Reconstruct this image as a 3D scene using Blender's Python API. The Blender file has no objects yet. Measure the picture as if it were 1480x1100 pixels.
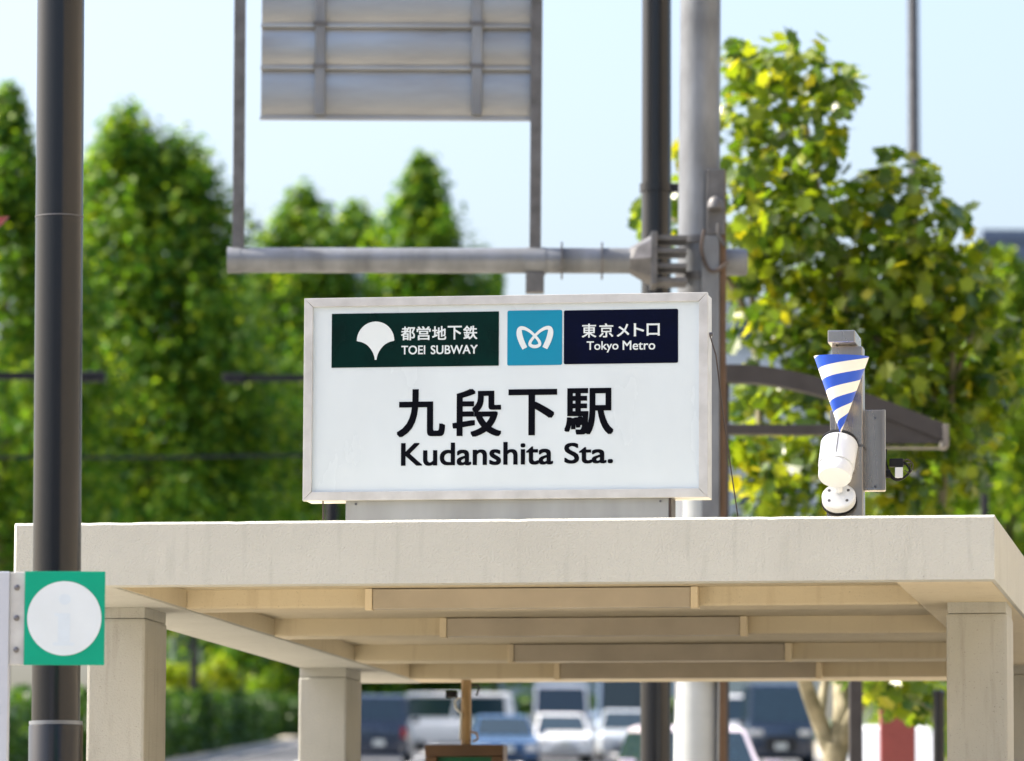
import bpy, bmesh, math, random
from mathutils import Vector, Matrix
random.seed(11)
R = math.radians
sc = bpy.context.scene
col = sc.collection

# ------------------------------------------------------------------ camera, sky, sun, exposure
FPX, CX, CY, HOR = 7400.0, 740.0, 550.0, 1380.0
PITCH = math.atan((HOR - CY) / FPX)
ROLL = R(0.25)
CAM = Vector((0, 0, 1.5))
FW = Vector((0, math.cos(PITCH), math.sin(PITCH)))
R0 = Vector((1, 0, 0)); U0 = Vector((0, -math.sin(PITCH), math.cos(PITCH)))
RV = R0 * math.cos(ROLL) + U0 * math.sin(ROLL)
UV = U0 * math.cos(ROLL) - R0 * math.sin(ROLL)
cd = bpy.data.cameras.new('camera'); cam = bpy.data.objects.new('camera', cd); col.objects.link(cam)
cd.sensor_width = 36.0; cd.lens = FPX / 1480 * 36.0
cd.clip_start = 0.1; cd.clip_end = 9000
cam.matrix_world = Matrix(((RV.x, UV.x, -FW.x, CAM.x), (RV.y, UV.y, -FW.y, CAM.y), (RV.z, UV.z, -FW.z, CAM.z), (0, 0, 0, 1)))
cd.dof.use_dof = True; cd.dof.focus_distance = 24.1; cd.dof.aperture_fstop = 3.3; cd.dof.aperture_blades = 0
sc.camera = cam

SUN = Vector((-0.98, 0.20, 0)); SUN.normalize()
SEL = R(47)
world = bpy.data.worlds.new('World'); sc.world = world; world.use_nodes = True
wn = world.node_tree; wn.nodes.clear()
sky = wn.nodes.new('ShaderNodeTexSky'); sky.sky_type = 'NISHITA'; sky.sun_disc = False
sky.sun_elevation = SEL; sky.sun_rotation = math.atan2(SUN.x, SUN.y)
sky.air_density = 1.0; sky.dust_density = 6.0; sky.ozone_density = 2.0
bg = wn.nodes.new('ShaderNodeBackground'); bg.inputs[1].default_value = 0.15
wo = wn.nodes.new('ShaderNodeOutputWorld')
wn.links.new(sky.outputs[0], bg.inputs[0]); wn.links.new(bg.outputs[0], wo.inputs[0])
sd = bpy.data.lights.new('sun', 'SUN'); sd.energy = 4.2; sd.angle = R(0.53); sd.color = (1.0, 0.91, 0.77)
so = bpy.data.objects.new('sun', sd); col.objects.link(so)
to_sun = Vector((SUN.x * math.cos(SEL), SUN.y * math.cos(SEL), math.sin(SEL)))
so.rotation_euler = to_sun.to_track_quat('Z', 'Y').to_euler(); so.location = (-20, 10, 40)
vs = sc.view_settings; vs.view_transform = 'Standard'; vs.look = 'None'; vs.exposure = 1.36; vs.gamma = 1.0; vs.use_curve_mapping = False
sc.cycles.max_bounces = 8; sc.cycles.diffuse_bounces = 5; sc.cycles.use_denoising = True

# ------------------------------------------------------------------ helpers
def ray(px, py):
    return FW + RV * ((px - CX) / FPX) + UV * ((CY - py) / FPX)
def at(px, py, Y):
    """world point seen at a photograph position, at the distance Y"""
    d = ray(px, py); return CAM + d * (Y / d.y)
def gz(y):
    if y < 34: return 0.0385 * y
    if y < 420: return 1.309 + 0.050 * (y - 34)
    return 1.309 + 0.050 * 386 + 0.002 * (y - 420)
KERB = 0.12

def new_mat(name):
    m = bpy.data.materials.new(name); m.use_nodes = True
    return m, m.node_tree, m.node_tree.nodes['Principled BSDF']
def mat(name, c, rough=0.6, metal=0.0, var=0.12, scale=6.0, bump=0.0, bscale=60.0, stretch=(1, 1, 1), spec=0.5, c2=None, coat=0.0, detail=6.0):
    """procedural material: base colour broken up by noise, fine relief and uneven gloss"""
    m, nt, p = new_mat(name)
    N, L = nt.nodes, nt.links
    tc = N.new('ShaderNodeTexCoord'); mp = N.new('ShaderNodeMapping'); mp.inputs['Scale'].default_value = stretch
    L.new(tc.outputs['Object'], mp.inputs[0])
    n = N.new('ShaderNodeTexNoise'); n.inputs['Scale'].default_value = scale; n.inputs['Detail'].default_value = detail
    L.new(mp.outputs[0], n.inputs[0])
    mr = N.new('ShaderNodeMapRange'); mr.inputs[1].default_value = 0.3; mr.inputs[2].default_value = 0.7
    L.new(n.outputs[0], mr.inputs[0])
    mx = N.new('ShaderNodeMix'); mx.data_type = 'RGBA'
    c2 = c2 or tuple(v * (1 - 2 * var) for v in c)
    ca = c if c2 else c
    mx.inputs[6].default_value = (*c2, 1); mx.inputs[7].default_value = (*[min(1, v * (1 + var * 0.3)) for v in ca], 1)
    L.new(mr.outputs[0], mx.inputs[0]); L.new(mx.outputs[2], p.inputs['Base Color'])
    r2 = N.new('ShaderNodeMapRange'); r2.inputs[3].default_value = min(1, rough * 1.2); r2.inputs[4].default_value = rough * 0.85
    L.new(mr.outputs[0], r2.inputs[0]); L.new(r2.outputs[0], p.inputs['Roughness'])
    p.inputs['Metallic'].default_value = metal; p.inputs['Specular IOR Level'].default_value = spec
    p.inputs['Coat Weight'].default_value = coat
    if bump:
        b = N.new('ShaderNodeTexNoise'); b.inputs['Scale'].default_value = bscale; b.inputs['Detail'].default_value = 5
        L.new(tc.outputs['Object'], b.inputs[0])
        bp = N.new('ShaderNodeBump'); bp.inputs['Strength'].default_value = bump; bp.inputs['Distance'].default_value = 0.006
        L.new(b.outputs[0], bp.inputs['Height']); L.new(bp.outputs[0], p.inputs['Normal'])
    return m
def leaf_mat(name, stops, trans=0.45, rough=0.42, spec=0.2):
    m, nt, p = new_mat(name); N, L = nt.nodes, nt.links
    g = N.new('ShaderNodeNewGeometry'); oi = N.new('ShaderNodeObjectInfo')
    ad = N.new('ShaderNodeMath'); ad.operation = 'ADD'; L.new(g.outputs['Random Per Island'], ad.inputs[0]); L.new(oi.outputs['Random'], ad.inputs[1])
    fr = N.new('ShaderNodeMath'); fr.operation = 'FRACT'; L.new(ad.outputs[0], fr.inputs[0])
    cr = N.new('ShaderNodeValToRGB'); e = cr.color_ramp.elements
    e[0].position = stops[0][0]; e[0].color = (*stops[0][1], 1); e[1].position = stops[-1][0]; e[1].color = (*stops[-1][1], 1)
    for s, c in stops[1:-1]:
        k = e.new(s); k.color = (*c, 1)
    L.new(fr.outputs[0], cr.inputs[0]); L.new(cr.outputs[0], p.inputs['Base Color'])
    p.inputs['Roughness'].default_value = rough; p.inputs['Specular IOR Level'].default_value = spec
    t = N.new('ShaderNodeBsdfTranslucent'); mx = N.new('ShaderNodeMixShader'); mx.inputs[0].default_value = trans
    br = N.new('ShaderNodeMix'); br.data_type = 'RGBA'; br.blend_type = 'MULTIPLY'; br.inputs[0].default_value = 1
    br.inputs[7].default_value = (1.75, 1.6, 0.6, 1); L.new(cr.outputs[0], br.inputs[6]); L.new(br.outputs[2], t.inputs[0])
    L.new(p.outputs[0], mx.inputs[1]); L.new(t.outputs[0], mx.inputs[2])
    L.new(mx.outputs[0], N['Material Output'].inputs[0])
    return m

class MB:
    """collects shapes, links them as ONE mesh object"""
    def __init__(s): s.v = []; s.f = []
    def add(s, vs_, fs): 
        o = len(s.v); s.v += [tuple(v) for v in vs_]; s.f += [tuple(i + o for i in f) for f in fs]; return s
    def box(s, x0, x1, y0, y1, z0, z1):
        return s.add([(x, y, z) for z in (z0, z1) for y in (y0, y1) for x in (x0, x1)],
                     [(0, 2, 3, 1), (4, 5, 7, 6), (0, 1, 5, 4), (2, 6, 7, 3), (0, 4, 6, 2), (1, 3, 7, 5)])
    def prism(s, poly, y0, y1):
        """polygon of (x, z), counter-clockwise seen from -y, extruded along y"""
        n = len(poly)
        return s.add([(x, y0, z) for x, z in poly] + [(x, y1, z) for x, z in poly],
                     [tuple(range(n)), tuple(range(2 * n - 1, n - 1, -1))] + [(i, i + n, (i + 1) % n + n, (i + 1) % n) for i in range(n)])
    def tube(s, pts, rad, seg=12, cap=True):
        pts = [Vector(p) for p in pts]; rad = rad if isinstance(rad, (list, tuple)) else [rad] * len(pts)
        rings = []; prev = None
        for i, p in enumerate(pts):
            t = (pts[min(i + 1, len(pts) - 1)] - pts[max(i - 1, 0)]).normalized()
            if prev is None:
                a = Vector((0, 0, 1)) if abs(t.z) < 0.9 else Vector((1, 0, 0)); n = t.cross(a).normalized()
            else:
                n = (prev - t * prev.dot(t)).normalized()
            prev = n; b = t.cross(n)
            rings.append([p + (n * math.cos(k * 2 * math.pi / seg) + b * math.sin(k * 2 * math.pi / seg)) * rad[i] for k in range(seg)])
        vv = [q for r in rings for q in r]; ff = []
        for i in range(len(rings) - 1):
            for k in range(seg):
                ff.append((i * seg + k, i * seg + (k + 1) % seg, (i + 1) * seg + (k + 1) % seg, (i + 1) * seg + k))
        if cap: ff += [tuple(range(seg - 1, -1, -1)), tuple(range((len(rings) - 1) * seg, len(rings) * seg))]
        return s.add(vv, ff)
    def build(s, name, m, parent=None, smooth=False, bevel=0.0, seg=2, fix=True):
        me = bpy.data.meshes.new(name); me.from_pydata(s.v, [], s.f); me.materials.append(m)
        if fix or bevel:
            bm = bmesh.new(); bm.from_mesh(me)
            if bevel:
                es = [e for e in bm.edges if len(e.link_faces) == 2 and e.calc_face_angle(0) > 0.6]
                bmesh.ops.bevel(bm, geom=es, offset=bevel, segments=seg, affect='EDGES', profile=0.6)
            bmesh.ops.recalc_face_normals(bm, faces=bm.faces); bm.to_mesh(me); bm.free()
        if smooth:
            me.polygons.foreach_set('use_smooth', [True] * len(me.polygons)); me.set_sharp_from_angle(angle=R(40))
        o = bpy.data.objects.new(name, me); col.objects.link(o)
        if parent: o.parent = parent
        return o
def tag(o, label, cat, group=None, kind=None):
    if label: o['label'] = label
    if cat: o['category'] = cat
    if group: o['group'] = group
    if kind: o['kind'] = kind
    return o
def empty(name, loc, rz=0.0):
    o = bpy.data.objects.new(name, None); col.objects.link(o); o.location = loc; o.rotation_euler = (0, 0, rz); o.empty_display_size = 0.3
    return o
def thing(name, loc, label, cat, rz=0.0, group=None): return tag(empty(name, loc, rz), label, cat, group)
def catmull(pts, n=6):
    out = []
    for i in range(len(pts) - 1):
        p0 = pts[max(i - 1, 0)]; p1 = pts[i]; p2 = pts[i + 1]; p3 = pts[min(i + 2, len(pts) - 1)]
        for k in range(n):
            t = k / n
            out.append(tuple(0.5 * ((2 * b) + (c - a) * t + (2 * a - 5 * b + 4 * c - d) * t * t + (-a + 3 * b - 3 * c + d) * t ** 3) for a, b, c, d in zip(p0, p1, p2, p3)))
    out.append(tuple(pts[-1])); return out

# ------------------------------------------------------------------ materials
M = {}
def plaster(name, c, c2, stain, bump=0.55, bscale=75):
    """painted cast stone: stipple relief, broad mottling, rain streaks and specks"""
    m, nt, p = new_mat(name); N, L = nt.nodes, nt.links
    tc = N.new('ShaderNodeTexCoord')
    def noise(scale, detail, stretch=None):
        n = N.new('ShaderNodeTexNoise'); n.inputs['Scale'].default_value = scale; n.inputs['Detail'].default_value = detail
        if stretch:
            mp = N.new('ShaderNodeMapping'); mp.inputs['Scale'].default_value = stretch; L.new(tc.outputs['Object'], mp.inputs[0]); L.new(mp.outputs[0], n.inputs[0])
        else: L.new(tc.outputs['Object'], n.inputs[0])
        return n
    def rng(n, a, b):
        r = N.new('ShaderNodeMapRange'); r.inputs[1].default_value = a; r.inputs[2].default_value = b; L.new(n.outputs[0], r.inputs[0]); return r
    def mix(f, a, b, k):
        x = N.new('ShaderNodeMix'); x.data_type = 'RGBA'
        mu = N.new('ShaderNodeMath'); mu.operation = 'MULTIPLY'; mu.inputs[1].default_value = k; L.new(f.outputs[0], mu.inputs[0]); L.new(mu.outputs[0], x.inputs[0])
        for s, v in ((6, a), (7, b)):
            if isinstance(v, tuple): x.inputs[s].default_value = (*v, 1)
            else: L.new(v.outputs[2], x.inputs[s])
        return x
    a = mix(rng(noise(2.2, 5), 0.35, 0.7), c, c2, 0.8)
    b = mix(rng(noise(5.0, 6, (3.5, 3.5, 0.35)), 0.56, 0.75), a, stain, 0.45)
    d = mix(rng(noise(130, 2), 0.68, 0.74), b, tuple(v * 0.45 for v in stain), 0.55)
    L.new(d.outputs[2], p.inputs['Base Color']); p.inputs['Roughness'].default_value = 0.75; p.inputs['Specular IOR Level'].default_value = 0.3
    h = noise(bscale, 4); bp = N.new('ShaderNodeBump'); bp.inputs['Strength'].default_value = bump; bp.inputs['Distance'].default_value = 0.008
    L.new(h.outputs[0], bp.inputs['Height']); L.new(bp.outputs[0], p.inputs['Normal'])
    return m
M['stucco'] = plaster('cream_stucco', (0.485, 0.49, 0.452), (0.44, 0.442, 0.405), (0.32, 0.325, 0.30), 0.85, 100)
M['soffit'] = plaster('cream_soffit_paint', (0.62, 0.55, 0.40), (0.565, 0.495, 0.36), (0.44, 0.365, 0.245), 0.15, 60)
M['column'] = plaster('speckled_column_render', (0.41, 0.41, 0.375), (0.35, 0.35, 0.315), (0.20, 0.19, 0.155), 0.5, 110)
M['trim'] = plaster('pale_soffit_trim', (0.72, 0.63, 0.46), (0.66, 0.57, 0.42), (0.45, 0.38, 0.28), 0.1, 60)
M['housing'] = mat('grey_housing_paint', (0.46, 0.41, 0.33), 0.5, var=0.08, scale=4)
M['frame'] = mat('pale_aluminium_frame', (0.54, 0.55, 0.56), 0.35, 0.15, var=0.12, scale=9, bump=0.04, bscale=30)
M['panel'] = mat('white_acrylic_panel', (0.57, 0.645, 0.70), 0.25, var=0.035, scale=2.5, stretch=(1, 1, 0.4))
M['print_black'] = mat('black_print', (0.0015, 0.002, 0.005), 0.6, var=0.02, spec=0.06)
M['print_green'] = mat('dark_green_print', (0.0005, 0.018, 0.015), 0.25, var=0.25, scale=5, spec=0.12)
M['print_cyan'] = mat('cyan_print', (0.003, 0.21, 0.36), 0.4, var=0.03, spec=0.25)
M['print_navy'] = mat('navy_print', (0.001, 0.002, 0.017), 0.22, var=0.2, scale=6, spec=0.12)
M['print_white'] = mat('white_print', (0.60, 0.665, 0.70), 0.35, var=0.02)
M['steel_weathered'] = mat('weathered_zinc', (0.42, 0.44, 0.45), 0.5, 0.5, var=0.2, scale=3, stretch=(1, 1, 0.25))
M['galv'] = mat('galvanised_steel', (0.20, 0.218, 0.245), 0.5, 0.5, var=0.22, scale=5, stretch=(1, 1, 0.4))
M['galv_dark'] = mat('dull_galvanised_steel', (0.12, 0.122, 0.13), 0.5, 0.5, var=0.2, scale=8)
M['alu_back'] = mat('aluminium_sign_back', (0.37, 0.38, 0.39), 0.4, 0.85, var=0.15, scale=2, stretch=(0.6, 1, 3))
M['pole_dark'] = mat('dark_brown_pole_paint', (0.006, 0.007, 0.010), 0.22, 0.0, var=0.08, scale=3, stretch=(1, 1, 0.15), spec=0.45)
M['stainless'] = mat('brushed_stainless', (0.40, 0.37, 0.34), 0.27, 0.9, var=0.15, scale=10, stretch=(1, 1, 0.2))
M['white_plastic'] = mat('white_plastic', (0.72, 0.75, 0.78), 0.35, var=0.03)
M['black'] = mat('black_rubber', (0.010, 0.011, 0.014), 0.65, spec=0.25)
M['cable'] = mat('brown_cable', (0.05, 0.035, 0.03), 0.5)
M['sign_green'] = mat('bright_green_plate', (0.0, 0.29, 0.185), 0.5, var=0.04, spec=0.2)
M['sign_disc'] = mat('pale_disc', (0.58, 0.65, 0.72), 0.45, var=0.03)
M['sign_faded'] = mat('faded_blue_print', (0.54, 0.63, 0.73), 0.45, var=0.03, scale=20)
M['pillar_white'] = mat('white_pillar_enamel', (0.42, 0.46, 0.55), 0.4, var=0.03)
M['bolt'] = mat('bolt_steel', (0.16, 0.16, 0.18), 0.35, 0.8)
M['brown_metal'] = mat('brown_metal', (0.13, 0.075, 0.04), 0.4, 0.3, var=0.15)
M['lower_pole'] = mat('pale_lower_pole', (0.40, 0.43, 0.44), 0.5, var=0.06)
M['ochre_metal'] = mat('ochre_pipe_paint', (0.42, 0.28, 0.13), 0.45, var=0.15)
M['screen_green'] = mat('green_sign_face', (0.0, 0.13, 0.05), 0.35, var=0.05)
M['awning'] = mat('dark_grey_awning', (0.045, 0.042, 0.044), 0.6, 0.0, var=0.1, spec=0.3)
M['awning_edge'] = mat('awning_gutter', (0.16, 0.15, 0.14), 0.5, var=0.1)
M['red_post'] = mat('brick_red_enamel', (0.22, 0.045, 0.045), 0.45, var=0.08)
M['asphalt'] = mat('asphalt', (0.10, 0.105, 0.115), 0.85, var=0.2, scale=0.6, bump=0.3, bscale=40)
M['paving'] = mat('beige_paving', (0.37, 0.335, 0.27), 0.8, var=0.15, scale=1.3, bump=0.2)
M['soil'] = mat('open_ground', (0.20, 0.19, 0.15), 0.9, var=0.25, scale=0.15)
M['lawn'] = mat('lawn', (0.06, 0.10, 0.03), 0.9, var=0.3, scale=0.5)
M['paint'] = mat('road_paint', (0.72, 0.72, 0.70), 0.7, var=0.12, scale=3)
M['kerbstone'] = mat('kerbstone', (0.38, 0.37, 0.35), 0.8, var=0.12)
M['bark'] = mat('grey_bark', (0.13, 0.10, 0.075), 0.9, var=0.3, scale=4, bump=0.5, bscale=12)
M['bark_pale'] = mat('mottled_pale_bark', (0.27, 0.24, 0.155), 0.8, scale=5, c2=(0.07, 0.065, 0.035), bump=0.3, bscale=20)
M['glass'] = mat('car_glass', (0.012, 0.03, 0.045), 0.06, spec=0.8, var=0.1)
M['tyre'] = mat('tyre_rubber', (0.02, 0.02, 0.02), 0.8)
M['rim'] = mat('alloy_rim', (0.5, 0.5, 0.5), 0.35, 0.8)
M['lamp_red'] = mat('tail_lamp_red', (0.35, 0.01, 0.015), 0.25)
M['lamp_clear'] = mat('head_lamp', (0.75, 0.78, 0.8), 0.1, 0.4)
M['grille'] = mat('dark_grille', (0.015, 0.015, 0.018), 0.5)
M['plate'] = mat('number_plate', (0.72, 0.74, 0.7), 0.5)
for k, c in dict(car_navy=(0.012, 0.025, 0.055), car_white=(0.74, 0.75, 0.76), car_blue=(0.012, 0.06, 0.15), car_silver=(0.42, 0.46, 0.5), car_pink=(0.70, 0.62, 0.68), car_dark=(0.008, 0.022, 0.05), bus_pale=(0.42, 0.54, 0.72)).items():
    M[k] = mat(k + '_paint', c, 0.28, var=0.03, spec=0.6, coat=0.6)
M['ginkgo'] = leaf_mat('ginkgo_leaf', [(0.0, (0.025, 0.092, 0.014)), (0.42, (0.065, 0.16, 0.016)), (0.76, (0.135, 0.245, 0.02)), (1.0, (0.25, 0.32, 0.025))], 0.48)
M['ginkgo_bright'] = leaf_mat('bright_leaf', [(0.0, (0.05, 0.12, 0.012)), (0.5, (0.10, 0.20, 0.02)), (1.0, (0.28, 0.36, 0.025))], 0.58)
M['hedge'] = leaf_mat('hedge_leaf', [(0.0, (0.015, 0.045, 0.010)), (0.6, (0.03, 0.08, 0.012)), (1.0, (0.06, 0.13, 0.015))], 0.25)
M['shrub'] = leaf_mat('lime_shrub_leaf', [(0.0, (0.10, 0.17, 0.01)), (0.6, (0.20, 0.29, 0.015)), (1.0, (0.34, 0.36, 0.02))], 0.45)
M['plane'] = leaf_mat('plane_tree_leaf', [(0.0, (0.028, 0.070, 0.010)), (0.42, (0.085, 0.15, 0.012)), (0.75, (0.16, 0.225, 0.015)), (0.93, (0.21, 0.25, 0.018)), (1.0, (0.33, 0.32, 0.022))], 0.5, 0.28, 0.4)
M['wall_pale'] = mat('pale_office_wall', (0.58, 0.60, 0.62), 0.7, var=0.06, scale=0.3)
M['wall_blue'] = mat('slate_blue_cladding', (0.10, 0.14, 0.22), 0.5, var=0.1, scale=0.3)
M['wall_grey'] = mat('grey_blue_wall', (0.26, 0.31, 0.38), 0.6, var=0.1, scale=0.3)
M['wall_brown'] = mat('dark_grey_cladding', (0.07, 0.075, 0.085), 0.7, var=0.1, scale=0.4)
M['wall_beige'] = mat('beige_stone_cladding', (0.50, 0.43, 0.33), 0.8, var=0.1, scale=0.4)
M['window'] = mat('office_window', (0.05, 0.08, 0.11), 0.1, spec=0.8)

# ------------------------------------------------------------------ the setting: ground, road, pavements
def strip(name, x0, x1, ys, dz, m, nx=1, side=0.0, parent=None):
    """a sheet that follows the hill"""
    b = MB(); vs_, fs = [], []
    for y in ys:
        for i in range(nx + 1): vs_.append((x0 + (x1 - x0) * i / nx, y, gz(y) + dz))
    for j in range(len(ys) - 1):
        for i in range(nx): a = j * (nx + 1) + i; fs.append((a, a + 1, a + nx + 2, a + nx + 1))
    b.add(vs_, fs)
    if side:
        n = len(ys)
        for xx in (x0, x1):
            b.add([(xx, y, gz(y) + dz) for y in ys] + [(xx, y, gz(y) + dz - side) for y in ys], [(i, i + 1, n + i + 1, n + i) for i in range(n - 1)])
        for yy in (ys[0], ys[-1]):
            b.add([(x0, yy, gz(yy) + dz), (x1, yy, gz(yy) + dz), (x1, yy, gz(yy) + dz - side), (x0, yy, gz(yy) + dz - side)], [(0, 1, 2, 3)])
    return b.build(name, m, parent, fix=True)
def span(a, b, s=6.0):
    n = max(1, int(round((b - a) / s))); ys = [a + (b - a) * i / n for i in range(n + 1)]
    for k in (34.0, 420.0):
        if a < k < b and all(abs(k - y) > 0.01 for y in ys): ys.append(k)
    return sorted(ys)
tag(strip('ground', -2500, 2500, [-60, -20, 0, 17, 34, 60, 100, 150, 200, 260, 320, 380, 420, 800, 3000], 0.0, M['soil'], 20), None, None, kind='structure')
RX0, RX1 = -9.0, 9.8
road = tag(strip('road', RX0, RX1, span(66, 226), 0.008, M['asphalt']), None, None, kind='structure')
tag(strip('road_bend', RX1 + 0.001, 130, span(212, 226), 0.008, M['asphalt']), None, None, kind='structure')
tag(strip('park_lawn', -60, 130, span(226.4, 419), 0.05, M['lawn']), None, None, kind='structure')
tag(strip('cross_street', -90, 90, span(52, 66, 3), 0.012, M['asphalt']), None, None, kind='structure')
tag(strip('plaza_pavement', -40, 40, span(-14, 51.7, 4), KERB, M['paving'], side=0.14), None, None, kind='structure')
tag(strip('pavement_left', -22, RX0 - 0.2, span(66.3, 226), KERB, M['paving'], side=0.14), None, None, kind='structure')
tag(strip('pavement_right', RX1 + 0.2, 26, span(66.3, 211.8), KERB, M['paving'], side=0.14), None, None, kind='structure')
for nm, xa, xb in (('kerb_left', RX0 - 0.2, RX0), ('kerb_right', RX1, RX1 + 0.2)):
    tag(strip(nm, xa, xb, span(66.3, 211.8), KERB + 0.004, M['kerbstone'], side=0.15), None, None, kind='structure')
tag(strip('kerb_near', -40, 40, span(51.7, 51.95, 1), KERB + 0.004, M['kerbstone'], side=0.15), None, None, kind='structure')
for i in range(17):
    x = RX0 + 0.6 + i * 1.08
    strip('zebra_stripe', x, x + 0.5, span(69, 73, 2), 0.014, M['paint'], parent=road)
strip('stop_line', 0.6, RX1 - 0.3, span(76, 76.5, 1), 0.014, M['paint'], parent=road)
for x in (-5.9, -2.8, 3.4, 6.6):
    for k in range(10):
        y = 80 + k * 12
        strip('lane_dash', x - 0.08, x + 0.08, span(y, y + 6, 3), 0.014, M['paint'], parent=road)
strip('centre_line', 0.2, 0.4, span(78, 210, 8), 0.014, M['paint'], parent=road)
strip('edge_line', RX0 + 0.4, RX0 + 0.58, span(76, 210, 8), 0.014, M['paint'], parent=road)

# ------------------------------------------------------------------ station canopy (its own axes: a along the front, b into depth, c up)
YAW = math.atan(1160 / 7446.0)
CO = at(20, 756, 24.3)                       # front left top corner of the roof
AU = Vector((math.cos(YAW), -math.sin(YAW), 0)); AV = Vector((math.sin(YAW), math.cos(YAW), 0))
def can(px, py, b):
    """canopy coordinates of the point seen at px, py on the plane at depth b"""
    d = ray(px, py); t = ((CO + AV * b) - CAM).dot(AV) / d.dot(AV); q = CAM + d * t - CO
    return q.dot(AU), q.z
def cw(a, b, c): return CO + AU * a + AV * b + Vector((0, 0, c))
W, D, TH = 4.655, 8.8, 0.30
GROUND_C = -(CO.z - gz(28.0) - KERB)          # ground level below the roof, canopy coordinates
canopy = thing('station_canopy', cw(0, 0, GROUND_C), 'cream rendered flat canopy on square columns sheltering the station stairs', 'canopy', -YAW)
G = -GROUND_C                                  # roof top above the canopy root
def cbox(name, a0, a1, b0, b1, c0, c1, m, parent=canopy, bevel=0.0):
    return MB().box(a0, a1, b0, b1, c0 + G, c1 + G).build(name, m, parent, bevel=bevel)
cbox('roof_slab', 0.16, W - 0.16, 0.14, D - 0.02, -0.20, -0.012, M['soffit'])
# the front fascia carries a slightly uneven, chipped upper edge
fb = MB(); n = 90
top = [(W * i / n, -0.0008 * random.random() - (0.0025 if random.random() < 0.08 else 0)) for i in range(n + 1)]
top.insert(1, (0.014, top[0][1])); n += 1
vs_ = [(a, b + (0.014 if (i_ == 0 and b < 0.1) else 0), c) for i_, (a, z) in enumerate(top) for (b, c) in ((0, G - TH), (0, G + z - 0.012), (0.012, G + z), (0.15, G + z), (0.15, G - TH))]
fs = []
for i in range(n):
    for k in range(5): fs.append((i * 5 + k, i * 5 + (k + 1) % 5, (i + 1) * 5 + (k + 1) % 5, (i + 1) * 5 + k))
fs += [(0, 1, 2, 3, 4), tuple(n * 5 + k for k in (4, 3, 2, 1, 0))]
fb.add(vs_, fs).build('front_fascia', M['stucco'], canopy)
cbox('side_beam', 0.0, 0.45, 0.1505, D, -TH, -0.002, M['stucco'], bevel=0.012)
for b0_, b1_ in ((0.152, 1.748), (2.032, 3.998), (4.282, 6.398), (6.682, 8.298)):  # added skins: their tan puts warm bounce light into the inner faces' colour
    cbox('warm_lit_skin', 0.4505, 0.457, b0_, b1_, -TH + 0.010, -0.201, M['soffit'])
cbox('side_beam', W - 0.47, W - 0.022, 0.1505, D, -TH, -0.002, M['soffit'], bevel=0.008)
k = 0.16
for wdt in (0.32, 1.3, 1.3, 1.3, 1.3, 1.3, 1.3):
    cbox('fascia_panel', W - 0.021, W, k, k + wdt - 0.012, -TH, -0.001, M['stucco'], bevel=0.004); k += wdt
BEAMS = (1.75, 4.0, 6.4, 8.3)
for b in BEAMS:
    last = b > 8
    cbox('cross_beam', 0.4505, W - 0.475, b, b + (0.45 if last else 0.28), -TH + (0.0 if last else 0.004), -0.19, M['soffit'], bevel=0.012)
    h = cbox('light_housing', 1.43, 3.04, b - 0.07, b - 0.002, -TH - 0.006, -0.205, M['housing'], bevel=0.004)
    for a0 in (1.392, 3.042):
        cbox('end_cap', a0, a0 + 0.036, b - 0.078, b - 0.003, -TH - 0.012, -0.203, M['trim'], h, bevel=0.003)
def column(a0, b0, wd=0.30, dp=0.50):
    c = cbox('column', a0, a0 + wd, b0, b0 + dp, GROUND_C - 0.25, -TH - 0.055, M['column'], bevel=0.016)
    cbox('column_neck', a0 + 0.006, a0 + wd - 0.006, b0 + 0.006, b0 + dp - 0.006, -TH - 0.0545, -TH + 0.001, M['column'], c, bevel=0.004)
column(-0.002, 1.52); column(-0.002, 7.0); column(W - 0.33, 1.52); column(W - 0.33, 7.0)
for a0 in (0.02, W - 0.22):  # unseen low walls, added to keep the sun off the floor below
    cbox('unseen_parapet', a0, a0 + 0.2, 2.05, 6.97, GROUND_C - 0.2, GROUND_C + 1.1, M['column'], bevel=0.01)
for kk in range(16):  # flat dark slabs on the ground, standing in for the stairwell's darkness
    cbox('dark_floor_slab', 0.24, W - 0.26, 2.0 + kk * 0.42, 2.0 + kk * 0.42 + 0.41, GROUND_C - 0.05 + 0.0162 * kk, GROUND_C + 0.012 + 0.0162 * kk, M['asphalt'])
cbox('roof_vent', W - 0.16, W - 0.05, 0.6, 0.75, -0.003, 0.05, M['galv_dark'], bevel=0.004)

# ------------------------------------------------------------------ station name sign on the canopy
SB = 0.30                                       # depth of the sign face behind the fascia
aL, cB = can(437, 724, SB); aR, cT = can(1022, 422, SB); _, cT0 = can(437, 431, SB); aR2, cB2 = can(1024, 719, SB)
SW = (aR + aR2) / 2 - aL; cT = (cT + cT0) / 2; cB = (cB + cB2) / 2; SH = cT - cB
sign = thing('station_sign', cw(aL, SB, 0.0), 'white station name sign box with Kudanshita Sta. lettering standing on the canopy', 'sign', -YAW)
def sx(px): return SW * (px - 437.0) / 587.0
def sz(px, py):
    f = (px - 437.0) / 587.0; t = 431 - 9 * f; b = 724 - 5 * f
    return cB + SH * (b - py) / (b - t)
FWD = 0.044; DEP = 0.20
MB().box(0.004, SW - 0.004, 0.03, DEP, cB + 0.004, cT - 0.004).build('housing', M['frame'], sign, bevel=0.004)
MB().box(FWD - 0.004, SW - FWD + 0.004, 0.014, 0.029, cB + FWD - 0.004, cT - FWD + 0.004).build('face_panel', M['panel'], sign)
g_ = 0.0008
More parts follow.
